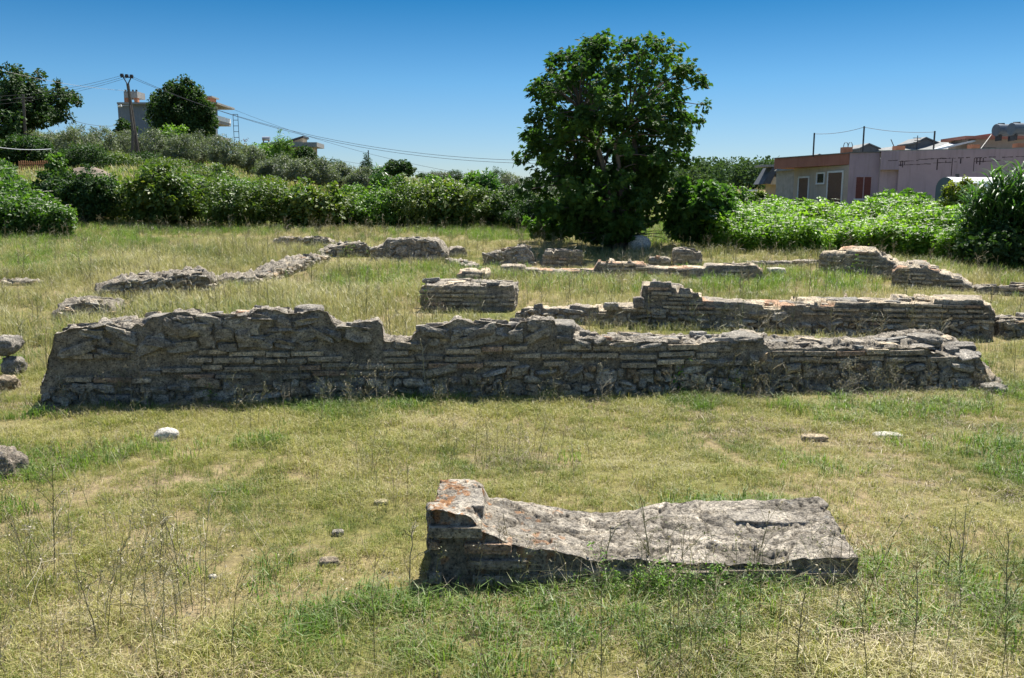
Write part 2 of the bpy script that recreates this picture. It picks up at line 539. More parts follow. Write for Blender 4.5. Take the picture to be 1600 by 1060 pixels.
def face_stones(st_b, st_r, s, hf, gz, Lw, bands, ch, seed, cover, fine, wobf, push):
    """lay bricks and rubble stones over the front face, row by row"""
    rg = np.random.default_rng(seed * 13 + 5)
    hm = float((hf - gz).max()) + .05
    def lim(a, b):
        m = (s >= a) & (s <= b)
        if not m.any(): return float(np.interp((a + b) / 2, s, hf - gz))
        return float((hf - gz)[m].min())
    def kind_at(x, h):
        hh = h + wobf(x, h)
        for (h0, h1, k) in bands:
            if h0 <= hh < h1: return k
        return None
    # bricks: true courses
    c = 0
    while c * ch < hm:
        z0 = c * ch; x = -rg.uniform(0, .3); lay = rg.uniform(.52, .68)
        while x < Lw:
            l = rg.uniform(.22, .46)
            xc = x + l / 2
            if 0 < xc < Lw and kind_at(xc, z0 + ch / 2) == 'brick':
                top = lim(max(0, x + .02), min(Lw, x + l - .02))
                missing = cover <= 1 and (vnoise(xc * 1.5, z0 * 6, 3, seed) > .52 or rg.random() < .06)
                if top > z0 + ch * .45 and not missing and rg.random() < cover:
                    g = float(np.interp(xc, s, gz))
                    hgt = ch * lay * rg.uniform(.85, 1.1)
                    col = (.7 * PAL['brick'][rg.integers(0, 8)] + .3 * np.array([.42, .37, .30])) * rg.uniform(.8, 1.15)
                    sag = .008 * math.sin(xc * 1.3 + c)
                    st_b.put((xc, .040 - push(xc, z0 + ch / 2) + rg.normal(0, .007) + .02 * (rg.random() < .12), g + z0 + ch / 2 + sag), (min(l - .014, 2 * min(xc, Lw - xc) + .01), .13, hgt), col,
                             chip=.05, rnd=.05, tilt=(rg.normal(0, .012), 0), cuts=fine, seed=seed)
            x += l
        c += 1
    # rubble and cap stones: ragged rows
    z0 = -.04
    while z0 < hm:
        x = -rg.uniform(0, .2)
        rowh = rg.uniform(.06, .11)
        while x < Lw:
            kd = kind_at(min(max(x + .06, 0), Lw), z0 + rowh / 2)
            big = kd == 'cap'
            l = rg.uniform(.14, .42) if big else .06 + .24 * rg.random() ** 1.8
            if rg.random() < .08: l *= 1.5
            xc = x + l / 2
            kd = kind_at(min(max(xc, 0), Lw), z0 + rowh / 2)
            if kd in ('rubble', 'cap') and .02 < xc < Lw - .02 and rg.random() < cover * (.9 if kd == 'cap' else 1):
                top = lim(max(0, x), min(Lw, x + l))
                hh = min(rowh * rg.uniform(.55, 1.5) * (1.5 if kd == 'cap' else 1), top - z0 + .015)
                if hh > .035:
                    g = float(np.interp(xc, s, gz))
                    col = (.6 * PAL[kd][rg.integers(0, 8)] + .4 * np.array([.36, .335, .285])) * rg.uniform(.8, 1.25)
                    st_r.put((xc, .045 - push(xc, z0 + hh / 2) + rg.normal(0, .012), g + z0 + hh / 2 + rg.normal(0, .018)), (l * rg.uniform(.8, 1.02), .16, hh * .92), col, chip=.34, rnd=.24, tilt=(rg.normal(0, .2), 0), cuts=fine, seed=seed)
            x += l
        z0 += rowh * .97

def masonry(name, label, A, B, th, front, back=None, bands=((0, 9, 'rubble'),), ch=.082, res=.03, layered=False, seed=1,
            rough=1.0, cat="ruin", toptint=1.0, topstep=.05, topcell=(.17, .12), capscale=(.45, .28), bandshift=None, topfn=None, lump=1.0, cover=1.0, slabs=7.0, slabtint=1.0, slabk=1.0, fine=2, group=None, parent=None, part=None, stain=None):
    """one ruined wall: a swept section whose front, top, back and ends are displaced stone by stone.
    A, B: photo points of the foot of its front; front/back: photo points of the front and back top edges"""
    A3, B3 = (G(*A) if len(A) == 2 else Vector(A)), (G(*B) if len(B) == 2 else Vector(B))
    A2, B2 = np.array(A3[:2]), np.array(B3[:2])
    Lw = np.linalg.norm(B2 - A2)
    d = (B2 - A2) / Lw
    inw = np.array([-d[1], d[0]])
    def on(px, py, off):
        o = A2 + inw * off
        k = (px - 800) / FPX / ray(py)[0]
        sx = (k * o[1] - o[0]) / (d[0] - k * d[1])
        Y = o[1] + sx * d[1]
        return sx, zat(py, Y)
    ns = max(8, int(Lw / res))
    s = np.linspace(0, Lw, ns)
    pf = sorted(on(p[0], p[1], 0) for p in front)
    hf = np.interp(s, [p[0] for p in pf], [p[1] for p in pf])
    if back:
        pb = sorted(on(p[0], p[1], th) for p in back)
        hb = np.interp(s, [p[0] for p in pb], [p[1] for p in pb])
    else:
        hb = hf - .03 + .04 * vnoise(s * 2, 4, 0, seed)
    gx = A2[0] + d[0] * s; gy = A2[1] + d[1] * s
    gz = ground(gx, gy)
    hf = np.maximum(hf + rough * (.020 * fbm(s * 4, 1, 0, 3, seed) + .016 * fbm(s * 15, 1, 0, 3, seed + 2)), gz + .02)
    hb = np.maximum(hb + rough * (.022 * fbm(s * 4, 2, 0, 3, seed) + .016 * fbm(s * 15, 2, 0, 3, seed + 3)), gz + .02)
    hmax = max((hf - gz).max(), .1)
    nf = max(5, int((hmax + .15) / res)); ntp = max(5, int(th / res / 1.2)); nb = 4
    rows = []
    tf = np.linspace(0, 1, nf)
    for t in tf:
        rows.append((0, t, 0))
    for t in np.linspace(0, 1, ntp + 1)[1:]:
        rows.append((1, t, 0))
    for t in np.linspace(0, 1, nb + 1)[1:]:
        rows.append((2, t, 0))
    nr = len(rows)
    zb = gz - .18
    W3 = np.zeros((ns, nr)); Z3 = np.zeros((ns, nr)); K = np.zeros(nr, int)
    for j, (k, t, _) in enumerate(rows):
        K[j] = k
        if k == 0:
            W3[:, j] = 0; Z3[:, j] = zb + t * (hf - zb)
        elif k == 1:
            W3[:, j] = th * t; Z3[:, j] = hf + (hb - hf) * (t if not layered else t)
        else:
            W3[:, j] = th; Z3[:, j] = hb + t * (zb - hb)
    S3 = np.repeat(s[:, None], nr, 1)
    Gz = np.repeat(gz[:, None], nr, 1)
    # caps: rings that shrink onto the middle of the end face
    nc = max(4, int(th / res / 3))
    cw = th / 2
    blocks = []
    for end in (0, -1):
        czz = zb[end] + .45 * (min(hf[end], hb[end]) - zb[end])
        Ss, Ws, Zs, Ks = [], [], [], []
        for k in range(1, nc + 1):
            f = 1 - k / nc
            Ws.append(cw + (W3[end] - cw) * f); Zs.append(czz + (Z3[end] - czz) * f)
            Ss.append(np.full(nr, s[end])); Ks.append(np.full(nr, 3 if end == 0 else 4))
        blocks.append((np.array(Ss), np.array(Ws), np.array(Zs), np.array(Ks)))
    KK = np.repeat(K[None], ns, 0)
    b0, b1 = blocks
    S3 = np.concatenate([b0[0][::-1], S3, b1[0]]); W3 = np.concatenate([b0[1][::-1], W3, b1[1]])
    Z3 = np.concatenate([b0[2][::-1], Z3, b1[2]]); KK = np.concatenate([b0[3][::-1], KK, b1[3]])
    Gz = np.concatenate([np.full((nc, nr), gz[0]), Gz, np.full((nc, nr), gz[-1])])
    shp = S3.shape
    sF, wF, zF, kF, gF = S3.ravel(), W3.ravel(), Z3.ravel(), KK.ravel(), Gz.ravel()
    if layered:      # broken brick courses: the top steps down course by course
        top = kF == 1
        q = (zF - gF) / ch
        q2 = np.floor(q + .25 * fbm(sF * 4, wF * 4, 0, 3, seed)) + .95
        zF = np.where(top, gF + q2 * ch, zF)
    # face coordinates
    side = (kF == 3) | (kF == 4)
    u = np.where(side, wF + 31.7, np.where(kF == 2, sF + 57.1, sF)); h = zF - gF
    disp = np.zeros(len(sF)); C = np.zeros((len(sF), 3)); wsum = np.zeros(len(sF))
    wob = .035 * vnoise(u * 1.3, 0, 3, seed + 3) + .03 * vnoise(u * 5, h * 3, 3, seed + 3)
    if bandshift is not None: wob = wob + bandshift(sF, h)
    for (h0, h1, kind) in bands:
        if True:
            continue
        m = ((h + wob >= h0) & (h + wob < h1)).astype(float)
        if kind == 'brick': dd, cc = bricks(u, h, ch, seed)
        elif kind == 'cap': 
            dd, cc = rubble(u, h, capscale[0], capscale[1], .03, 'cap', seed + 20, (.20, .19, .18))
            dd = dd + .05 * fbm(u * 3.1, h * 3.1, 2, 4, seed + 21) + .028 * fbm(u * 14, h * 14, 2, 3, seed + 22)
            p1, p2, pid = voro(u / .07, h / .05, seed + 23)
            dd = dd + .02 * (pid - .5) - .014 * (1 - sstep(0, .12, p2 - p1))
            cc = (.55 * cc + .45 * np.array([.27, .258, .238])) * (.75 + .5 * pid)[:, None]
        else: dd, cc = rubble(u, h, .155 + .07 * (hsh(np.floor(u / 1.1), 1, 1, seed) > .6), .092, .032, 'rubble', seed + 10, (.185, .165, .135))
        disp += dd * m; C += cc * m[:, None]; wsum += m
    C[:] = np.array([.285, .26, .22])
    C *= (1 + .45 * fbm(u * 6, h * 6, wF * 6, 3, seed + 8))[:, None]
    disp = np.where(kF == 0, disp * .45 - .020, disp)
    disp += .010 * fbm(u * 8, h * 8, wF * 4, 3, seed + 9)
    sd1, sd2, sdi = voro(u / .17, h / .10, seed + 12)
    side_ = kF >= 2
    disp += np.where(side_, .04 * (sdi - .4) - .03 * (1 - sstep(0, .12, sd2 - sd1)), 0)
    C = np.where(side_[:, None], np.array([.27, .255, .23]) * (.6 + .8 * sdi)[:, None], C)
    big = fbm(u * 2.2, h * 2.2, 0, 4, seed + 30)
    disp += rough * .022 * big + .010 * fbm(u * 11, h * 11, wF * 5, 4, seed + 31)
    # tops
    ws_, ww_ = sF + .09 * fbm(sF * 6, wF * 6, 1, 3, seed + 43), wF + .09 * fbm(sF * 6, wF * 6, 7, 3, seed + 44)
    v1, v2, vid = voro(ws_ / topcell[0], ww_ / topcell[1], seed + 40)
    crack = 1 - sstep(.0, .10, v2 - v1)
    ct = np.array([.31, .29, .26]) * (.62 + .76 * vid)[:, None] * (1 - .55 * crack)[:, None]
    dt = topstep * (vid - .5) - .03 * crack + lump * .045 * fbm(sF * 3.3, wF * 3.3, 0, 3, seed + 41) + lump * .034 * fbm(sF * 13, wF * 13, 0, 3, seed + 42)
    if res < .016:
        q1, q2_, qid = voro(sF / .045 + .3 * vnoise(sF * 20, wF * 20, 0, seed), wF / .04, seed + 45)
        pit = sstep(.42, .15, q1) * (qid > .5) * sstep(-.25, .15, fbm(sF * 2.5, wF * 2.5, 3, 3, seed + 46))
        dt -= .016 * pit
        ct = ct * (1 - .7 * pit)[:, None] * (1 + .5 * (qid - .5) * (qid < .5))[:, None]
    if topfn is not None: dt = dt + topfn(sF, wF)
    istop = kF == 1
    C[istop] = ct[istop] * toptint
    if layered:
        cl = pick('brick', hsh(np.floor((zF - gF) / ch), np.floor(sF * 3 + wF), 0, seed))
        C[istop] = cl[istop] * 1.05
        dt = dt * .4
    edge = np.ones(len(sF))
    PX = sF.copy(); PW = wF.copy(); PZ = zF.copy()
    f = kF == 0
    PW[f] -= disp[f]
    PZ[istop] += (dt * rough)[istop] * sstep(0, .1, np.minimum(wF, th - wF))[istop]
    PW[kF == 2] += disp[kF == 2]
    PX[kF == 3] -= disp[kF == 3] ; PX[kF == 4] += disp[kF == 4]
    J = .012 * rough
    PX += J * fbm(sF * 9, wF * 9, zF * 9, 2, seed + 50) + .04 * rough * fbm(zF * 6 + 3, wF * 5, 0, 3, seed + 51) * (np.minimum(sF, Lw - sF) < .02)
    PZ += J * fbm(sF * 9, wF * 9, zF * 9, 2, seed + 52)
    C *= (1 + .22 * fbm(sF * 1.7, zF * 1.7, wF * 1.7, 4, seed + 60))[:, None]
    if stain is not None:
        C = stain(sF, zF - gF, wF, kF, C)
    V = np.c_[A2[0] + d[0] * PX + inw[0] * PW, A2[1] + d[1] * PX + inw[1] * PW, PZ]
    n0, n1 = shp
    i = np.arange(n0 - 1)[:, None] * n1 + np.arange(n1 - 1)[None]
    F = np.stack([i, i + n1, i + n1 + 1, i + 1], -1).reshape(-1, 4)
    ac = Acc()
    ac.add(V, F, 0, .5, np.clip(C, .02, .8))
    FOOT.append((A2 - d * .02, d, Lw + .04, th))
    sb, sr, sl = Stones(A2, d, inw), Stones(A2, d, inw), Stones(A2, d, inw)
    def wobf(x, h):
        r = .035 * float(vnoise(x * 1.3, 0, 3, seed + 3)) + .03 * float(vnoise(x * 5, h * 3, 3, seed + 3))
        return r + (float(bandshift(x, h)) if bandshift else 0)
    face_stones(sb, sr, s, hf, gz, Lw, bands, ch, seed, cover, fine, wobf, lambda x, h: rough * .022 * float(fbm(x * 2.2, h * 2.2, 0, 4, seed + 30)))
    rg = np.random.default_rng(seed * 17 + 3)
    for k in range(int(Lw * th * slabs)):      # broken pieces lying on the ragged top
        x, w = rg.uniform(.08, max(.1, Lw - .08)), th * rg.uniform(.08, .92)
        zz = float(np.interp(x, s, hf) + (np.interp(x, s, hb) - np.interp(x, s, hf)) * w / th)
        if abs(float(np.interp(x + .1, s, hf) - np.interp(x - .1, s, hf))) > .12: continue
        lx, ly, lz = rg.uniform(.10, .36) * slabk, rg.uniform(.08, .22) * slabk, rg.uniform(.03, .085) * slabk
        lx = min(lx, Lw * .5); ly = min(ly, th * .6)
        col = (PAL['cap'] if rg.random() < .7 else PAL['brick'])[rg.integers(0, 8)] * rg.uniform(.85, 1.3) * slabtint
        sl.put((x, w, zz + lz * rg.uniform(-.1, .35)), (lx, ly, lz), col, chip=.2, rnd=.15, rot=rg.normal(0, .25), tilt=(rg.normal(0, .08), float(np.interp(x, s, hb) - np.interp(x, s, hf)) / th + rg.normal(0, .06)), cuts=fine, seed=seed)
    ac.flat_from = sum(len(f) for f, m in ac.F)
    for q in (sb, sr, sl):
        if q.k: ac.add(np.concatenate(q.ac.V), np.concatenate([f for f, m in q.ac.F]), 0, .5, np.concatenate(q.ac.C))
    if parent is not None:
        return ac.build(part or "masonry", M_STONE, parent=parent, smooth=True)
    mid = (A2 + B2) / 2 + inw * th / 2
    o = ac.build(name, M_STONE, origin=(mid[0], mid[1], float(ground(*mid))), smooth=True)
    return tag(o, label, cat, group)

def ico(sub):
    import bmesh
    bm = bmesh.new()
    bmesh.ops.create_icosphere(bm, subdivisions=sub, radius=1)
    V = np.array([v.co[:] for v in bm.verts]); F = np.array([[v.index for v in f.verts] for f in bm.faces])
    bm.free()
    return V, F
ICO = {k: ico(k) for k in (2, 3, 4, 5)}

def rock_acc(ac, c, size, seed, sub=4, tint=(.27, .26, .245), rot=0, blocky=.5, rough=.12):
    V, F = ICO[sub]
    V = V.copy()
    m = np.abs(V).max(1)[:, None]
    V = V * (1 - blocky) + blocky * V / m * .85
    n = fbm(V[:, 0] * 1.4, V[:, 1] * 1.4, V[:, 2] * 1.4, 5, seed)
    V = V * (1 + rough * 1.8 * n)[:, None]
    V = V + rough * .5 * np.c_[vnoise(V[:, 0] * 3, V[:, 1] * 3, 1, seed), vnoise(V[:, 1] * 3, V[:, 2] * 3, 2, seed), vnoise(V[:, 0] * 3, V[:, 2] * 3, 3, seed)]
    V = V * (1 + rough * .55 * fbm(V[:, 0] * 6, V[:, 1] * 6, V[:, 2] * 6, 3, seed + 5))[:, None]
    V = V * np.array(size) / 2
    cs, sn = math.cos(rot), math.sin(rot)
    V = np.c_[V[:, 0] * cs - V[:, 1] * sn, V[:, 0] * sn + V[:, 1] * cs, V[:, 2]] + np.array(c)
    C = np.array(tint)[None] * (1 + .3 * n)[:, None]
    ac.add(V, F, 0, .5, np.clip(C, .02, .85))

def rock(name, label, loc, size, seed, tint=(.27, .26, .245), sub=4, rot=0, blocky=.5, rough=.12, sink=.15, mat=None, cat="stone", group=None):
    ac = Acc()
    loc = Vector(loc)
    rock_acc(ac, (loc.x, loc.y, loc.z + size[2] * (.5 - sink)), size, seed, sub, tint, rot, blocky, rough)
    return tag(ac.build(name, mat or M_ROCK, origin=loc, smooth=True), label, cat, group)

# the long wall across the picture
def main_stain(s, h, w, k, C):
    # pale raw mortar where a piece has broken out of the face
    m = np.exp(-((s - 3.93 - .25 * (.45 - h)) / .075) ** 2) * sstep(.25, .33, h) * sstep(.62, .5, h) * (k == 0)
    C = C * (1 - m[:, None]) + np.array([.46, .37, .26]) * m[:, None]
    return C
mainA, mainB = (68, 634), (1574, 608)
P_main = thing("ruined_wall", G(810, 622), "long low ruined wall of brick and rubble crossing the whole meadow in front", "ruined wall")
masonry("", "", mainA, mainB, .8,
    [(68, 600), (73, 578), (75, 560), (80, 546), (84, 523), (110, 515), (165, 509), (205, 514), (212, 507), (222, 510), (236, 493), (262, 489), (292, 489),
     (300, 493), (330, 497), (350, 493), (362, 498), (385, 495), (402, 483), (430, 484), (455, 492), (468, 487), (500, 487), (512, 490), (519, 506), (530, 516), (545, 512),
     (552, 503), (590, 500), (597, 506), (599, 531), (603, 534), (644, 535), (646, 527), (660, 515), (690, 508), (718, 500), (738, 503), (746, 506), (770, 505), (798, 508),
     (804, 518), (806, 510), (815, 503), (838, 500), (866, 504), (872, 520), (876, 529), (905, 531), (1000, 535), (1100, 538), (1130, 535), (1190, 535), (1198, 538), (1202, 545),
     (1300, 546), (1400, 546), (1452, 545), (1456, 552), (1480, 559), (1532, 561), (1540, 575), (1546, 592), (1560, 602), (1574, 606)],
    [(68, 590), (86, 526), (236, 495), (300, 493), (360, 500), (402, 485), (520, 497), (545, 508), (598, 515), (601, 526), (646, 526), (662, 515), (718, 502), (800, 509), (840, 502), (895, 503),
     (906, 514), (920, 523), (1000, 523), (1127, 524), (1132, 521), (1190, 521), (1200, 526), (1330, 529), (1400, 518), (1455, 513), (1470, 520), (1490, 534), (1540, 558), (1574, 600)],
    bands=((-1, .25, 'rubble'), (.25, .60, 'brick'), (.60, 9, 'cap')), ch=.084, res=.0095, topstep=.07, fine=3, slabs=11, bandshift=lambda s_, h_: -.11 * sstep(3.6, 4.6, s_) * sstep(.5, .42, h_), seed=5, parent=P_main, part="masonry", stain=main_stain)

def cap_stone(parent, px, py, Y, size, seed, rot=0, blocky=.6, tint=(.29, .28, .26), rough=.1, zoff=0):
    ac = Acc()
    z = zat(py, Y)
    rock_acc(ac, (xat(px, py, Y), Y, z - size[2] * .5 + zoff), size, seed, 4, tint, rot, blocky, rough)
    return ac.build("cap_stone", M_STONE, parent=parent, smooth=True)
cap_stone(P_main, 483, 475, 9.75, (.36, .42, .16), 3)
cap_stone(P_main, 1161, 514, 10.1, (.50, .5, .17), 4, .05, .75, rough=.16, zoff=-.05)
cap_stone(P_main, 575, 500, 9.75, (.32, .45, .26), 6, .2)
cap_stone(P_main, 870, 500, 9.95, (.5, .55, .2), 8, -.1, .6)
cap_stone(P_main, 1445, 515, 10.5, (.42, .3, .16), 9, -.2, .5, rough=.18, zoff=-.05)
cap_stone(P_main, 1552, 598, 9.95, (.3, .3, .14), 10, .3, .4)
cap_stone(P_main, 248, 489, 9.6, (.3, .5, .2), 12, .1, .5)
cap_stone(P_main, 420, 481, 9.6, (.42, .5, .22), 13, .1, .5)

masonry("ruined_wall", "low ruined wall with a stepped brick stub behind the right half of the long wall", (806, 503), (1552, 531), .75,
    [(806, 492), (822, 484), (842, 481), (858, 486), (900, 482), (930, 481), (935, 487), (1000, 482), (1003, 448), (1020, 444), (1048, 447), (1056, 452), (1058, 456), (1080, 457),
     (1082, 463), (1095, 464), (1098, 477), (1140, 478), (1190, 482), (1200, 488), (1215, 485), (1250, 480), (1330, 477), (1400, 475), (1500, 474), (1536, 475), (1541, 481), (1551, 484), (1556, 496)],
    [(806, 487), (1000, 478), (1003, 442), (1045, 443), (1060, 449), (1096, 466), (1140, 473), (1220, 474), (1265, 467), (1320, 464), (1345, 470), (1385, 465), (1500, 465), (1530, 466), (1556, 490)],
    bands=((-1, .22, 'rubble'), (.22, 9, 'brick')), ch=.075, res=.02, seed=17, cat="ruined wall", layered=True)
masonry("ruined_wall", "rubble wall stub at the far right edge continuing the second wall", (1562, 529), (1680, 527), .6,
    [(1562, 505), (1580, 500), (1620, 501), (1680, 502)], None, bands=((-1, 9, 'rubble'),), res=.03, seed=19, cat="ruined wall")
masonry("brick_pier", "squat brick pier standing in the meadow left of centre behind the long wall", (659, 487), (804, 486), 1.0,
    [(659, 449), (663, 447), (700, 448), (740, 447), (803, 446), (804, 452)], [(659, 441), (680, 436), (720, 435), (760, 439), (804, 440)],
    bands=((-1, 9, 'brick'),), ch=.085, res=.02, seed=23, cat="brick pier", toptint=.9)
masonry("wall_stub", "small brick stub directly behind the squat brick pier", (712, 446), (752, 446), .8,
    [(712, 430), (722, 427), (752, 429)], [(712, 424), (725, 421), (750, 424)], bands=((-1, 9, 'brick'),), res=.035, layered=True, seed=25, cat="ruin")
masonry("wall_stub", "narrow stone stub in line behind the pier, farthest of the row", (736, 424), (751, 424), 2.5,
    [(736, 418), (740, 414), (751, 414)], [(736, 403), (745, 400), (751, 403)], bands=((-1, 9, 'rubble'),), res=.04, seed=27, cat="ruin")
# ruins on the left
masonry("rubble_wall", "dark crumbling lump of rubble masonry just behind the left end of the long wall", (84, 505), (180, 501), 1.0,
    [(84, 494), (92, 484), (110, 478), (140, 474), (172, 478), (180, 490)], [(84, 482), (97, 468), (120, 464), (160, 466), (180, 470)], bands=((-1, 9, 'rubble'),), res=.03, seed=31, rough=2.2, cat="ruin", toptint=.75, slabtint=.72)
masonry("rubble_wall", "long pale topped rubble wall among tall grass on the left", (150, 466), (332, 460), 1.1,
    [(150, 456), (165, 446), (200, 440), (240, 438), (262, 437), (268, 432), (310, 430), (328, 434), (332, 446)],
    [(150, 446), (175, 438), (200, 431), (255, 427), (262, 423), (315, 419), (330, 426)], bands=((-1, 9, 'rubble'),), res=.03, seed=33, rough=2.2, cat="ruin", toptint=.78, slabtint=.72)
masonry("rubble_wall", "low scatter of rubble in the grass right of the pale topped rubble wall", (338, 448), (412, 446), .9,
    [(338, 440), (352, 434), (395, 433), (412, 440)], [(338, 437), (350, 429), (398, 430), (412, 436)], bands=((-1, 9, 'rubble'),), res=.04, seed=35, rough=2.5, cat="ruin", toptint=.78, slabtint=.72)
masonry("rubble_wall", "low rubble wall slanting back through the grass at left of centre", (418, 444), (516, 410), .8,
    [(418, 432), (440, 424), (462, 415), (480, 407), (505, 401), (516, 402)], None, bands=((-1, 9, 'rubble'),), res=.04, seed=37, rough=2.2, cat="ruin", toptint=.78, slabtint=.72)
masonry("rubble_wall", "faint strip of stones in tall grass at the far left edge", (-60, 448), (62, 447), .7,
    [(-60, 440), (20, 439), (62, 442)], None, bands=((-1, 9, 'rubble'),), res=.05, seed=39, rough=2.2, cat="ruin", toptint=.75, slabtint=.72)
# far ruins
FAR = [
    ("flat remnant of masonry in the grass below the hedge, leftmost of the far ruins", (425, 383), (516, 384), .8, [(425, 377), (440, 373), (500, 372), (516, 378)], 'rubble', False),
    ("rough low mound of masonry left of the tallest far ruin", (506, 403), (580, 402), 1.2, [(506, 395), (520, 388), (540, 381), (570, 379), (580, 388)], 'rubble', False),
    ("big dark lump of masonry below the hedge, tallest of the far ruins", (578, 408), (696, 409), 1.3, [(578, 389), (598, 384), (602, 376), (640, 374), (660, 375), (684, 378), (690, 388), (696, 396)], 'cap', False),
    ("little stone lump right of the tallest far ruin", (702, 402), (728, 402), .6, [(702, 392), (712, 387), (728, 389)], 'cap', False),
    ("sloping dark masonry lump below the left side of the big tree", (757, 415), (836, 416), 1.0, [(757, 399), (785, 392), (800, 388), (822, 386), (832, 395), (836, 405)], 'cap', False),
    ("squared stub of masonry in front of the big tree with a notch on its left", (848, 418), (909, 418), .9, [(848, 402), (850, 393), (862, 394), (865, 400), (868, 391), (908, 392)], 'brick', False),
    ("long low wall line crossing the meadow in front of the big tree", (782, 432), (1192, 438), .7,
     [(782, 421), (800, 416), (830, 422), (870, 426), (928, 424), (935, 412), (985, 412), (1000, 417), (1040, 422), (1100, 421), (1110, 416), (1150, 414), (1180, 416), (1192, 426)], 'brick', True),
    ("little flat topped brick stub left of the taller brick block near the big tree", (1014, 418), (1046, 418), .8, [(1014, 404), (1045, 403), (1046, 406)], 'brick', False),
    ("upright brick block beneath the shrub right of the big tree", (1053, 418), (1096, 418), .9, [(1053, 393), (1060, 390), (1080, 391), (1086, 395), (1096, 396)], 'brick', False),
    ("thin pale slab wall left of the stepped brick ruin by the weeds", (1178, 419), (1284, 416), .6, [(1178, 410), (1240, 409), (1284, 407)], 'brick', False),
    ("stepped brick ruin in front of the white flowering weeds", (1279, 426), (1402, 438), 1.5, [(1279, 400), (1318, 399), (1324, 394), (1370, 394), (1376, 402), (1388, 408), (1396, 414), (1402, 424)], 'brick', True),
    ("sloping layered brick ruin between the stepped ruin and the right edge", (1392, 449), (1518, 457), 1.5, [(1392, 428), (1405, 420), (1450, 418), (1465, 426), (1480, 432), (1500, 438), (1518, 450)], 'brick', True),
    ("low flat ruin at the right edge below the reeds", (1526, 460), (1680, 466), .9, [(1526, 452), (1540, 448), (1680, 450)], 'brick', False),
]
for k, (lab, A_, B_, th_, fr, kind, lay) in enumerate(FAR):
    bk = None
    if lay and A_[0] > 1200:
        bk = [(p[0] - 4, p[1] - 7) for p in fr]
    masonry("ruin_stub" if B_[0] - A_[0] < 90 else "ruined_wall", lab, A_, B_, th_, fr, bk, bands=((-1, 9, kind),), res=.045, layered=lay, seed=61 + 3 * k,
            rough=1.6 if kind != 'brick' else 1.1, cat="ruin", ch=.09, capscale=(.6, .4), toptint=.85, slabtint=.85)

# the broken block close to the camera
def block_stain(s, h, w, k, C):
    reg = np.exp(-((s - .10) / .14) ** 2) * (h > .28)
    sp = fbm(s * 22, w * 22, h * 22, 3, 77)
    o = sstep(.12, .22, sp + .42 * reg - .30) * (reg > .05) * (k != 2)
    spots = sstep(.42, .5, fbm(s * 13, w * 13, h * 13, 2, 79)) * (s < .8)
    o = np.maximum(o, spots * .7)
    C = C * (1 - .8 * o[:, None]) + np.array([.40, .20, .085]) * .8 * o[:, None]
    return C
P_block = thing("masonry_block", G(1005, 910), "broken brick and mortar block lying in the near grass, higher at its left end", "masonry block")
masonry("masonry_block", "broken brick and mortar block lying in the near grass, higher at its left end", (672, 918), (1338, 916), .72,
    [(672, 800), (680, 801), (735, 805), (752, 826), (800, 850), (850, 862), (935, 876), (960, 872), (1000, 876), (1060, 881), (1200, 884), (1255, 874), (1338, 872)],
    [(672, 752), (690, 749), (740, 750), (755, 760), (764, 779), (830, 783), (880, 794), (940, 800), (990, 797), (1020, 788), (1080, 783), (1180, 785), (1200, 780), (1290, 779), (1305, 790), (1338, 815)],
    bands=((-1, 9, 'brick'),), ch=.098, res=.0085, seed=88, rough=.8, topstep=.04, topcell=(.24, .09), toptint=1.3, lump=.45, slabs=0, fine=5, cover=1.5, parent=P_block, cat="masonry block", stain=block_stain)

for (px, py, Y, sz, sd, ro, bl) in ((1215, 800, 5.33, (.78, .46, .13), 201, -.03, .93), (1000, 812, 5.36, (.55, .36, .08), 202, .06, .9), (1120, 850, 5.02, (.62, .2, .06), 203, -.05, .9), (727, 778, 5.12, (.26, .4, .14), 204, .05, .75)):
    ac = Acc()
    rock_acc(ac, (xat(px, py, Y), Y, zat(py, Y) - sz[2] * .36), sz, sd, 5, (.36, .34, .31), ro, bl, .09)
    ac.build("broken_layer", M_STONE, parent=P_block, smooth=True)

# loose stones
rock("boulder", "grey squarish boulder topping the stone pile left of the long wall", G(-8, 598) + Vector((0, .3, .27)), (.33, .34, .26), 71, blocky=.6, sink=0, rough=.2)
rock("boulder", "rounded grey boulder of the pile left of the long wall, right of the topmost one", G(24, 590), (.24, .28, .27), 72, blocky=.4, sink=.02, rough=.17)
rock("boulder", "broad brown grey boulder at the foot of the pile at the left edge", G(8, 612), (.34, .3, .22), 73, tint=(.3, .26, .2), rough=.18)
rock("boulder", "flat angular stone lying at the foot of the long wall near its left end", G(185, 632), (.42, .3, .16), 74, blocky=.5, tint=(.2, .2, .195))
rock("boulder", "pitted grey brown boulder in the grass at the left edge of the yard", G(8, 744), (.27, .24, .27), 75, blocky=.35, rough=.24, tint=(.3, .27, .24))
rock("white_stone", "smooth white stone in the grass in front of the long wall on the left", G(261, 688), (.235, .17, .15), 76, tint=(.66, .66, .65), mat=M_PALE, blocky=.15, rough=.07, sink=.25)
rock("white_stone", "small white pebble in the near grass left of the masonry block", G(332, 908), (.055, .045, .045), 78, tint=(.7, .68, .62), mat=M_PALE, blocky=.3, sub=3)
rock("white_stone", "flat whitish stone lying in the grass right of centre before the wall", G(1387, 684), (.29, .16, .05), 79, tint=(.6, .6, .58), mat=M_PALE, blocky=.7, sub=3)
rock("field_stone", "flat tan stone lying in the grass beside the whitish flat stone", G(1273, 686), (.28, .15, .05), 80, tint=(.42, .36, .27), mat=M_PALE, blocky=.7, sub=3)
rock("field_stone", "grey lump of stone in the grass left of the masonry block", G(528, 838), (.085, .07, .05), 81, tint=(.33, .32, .3), sub=3)
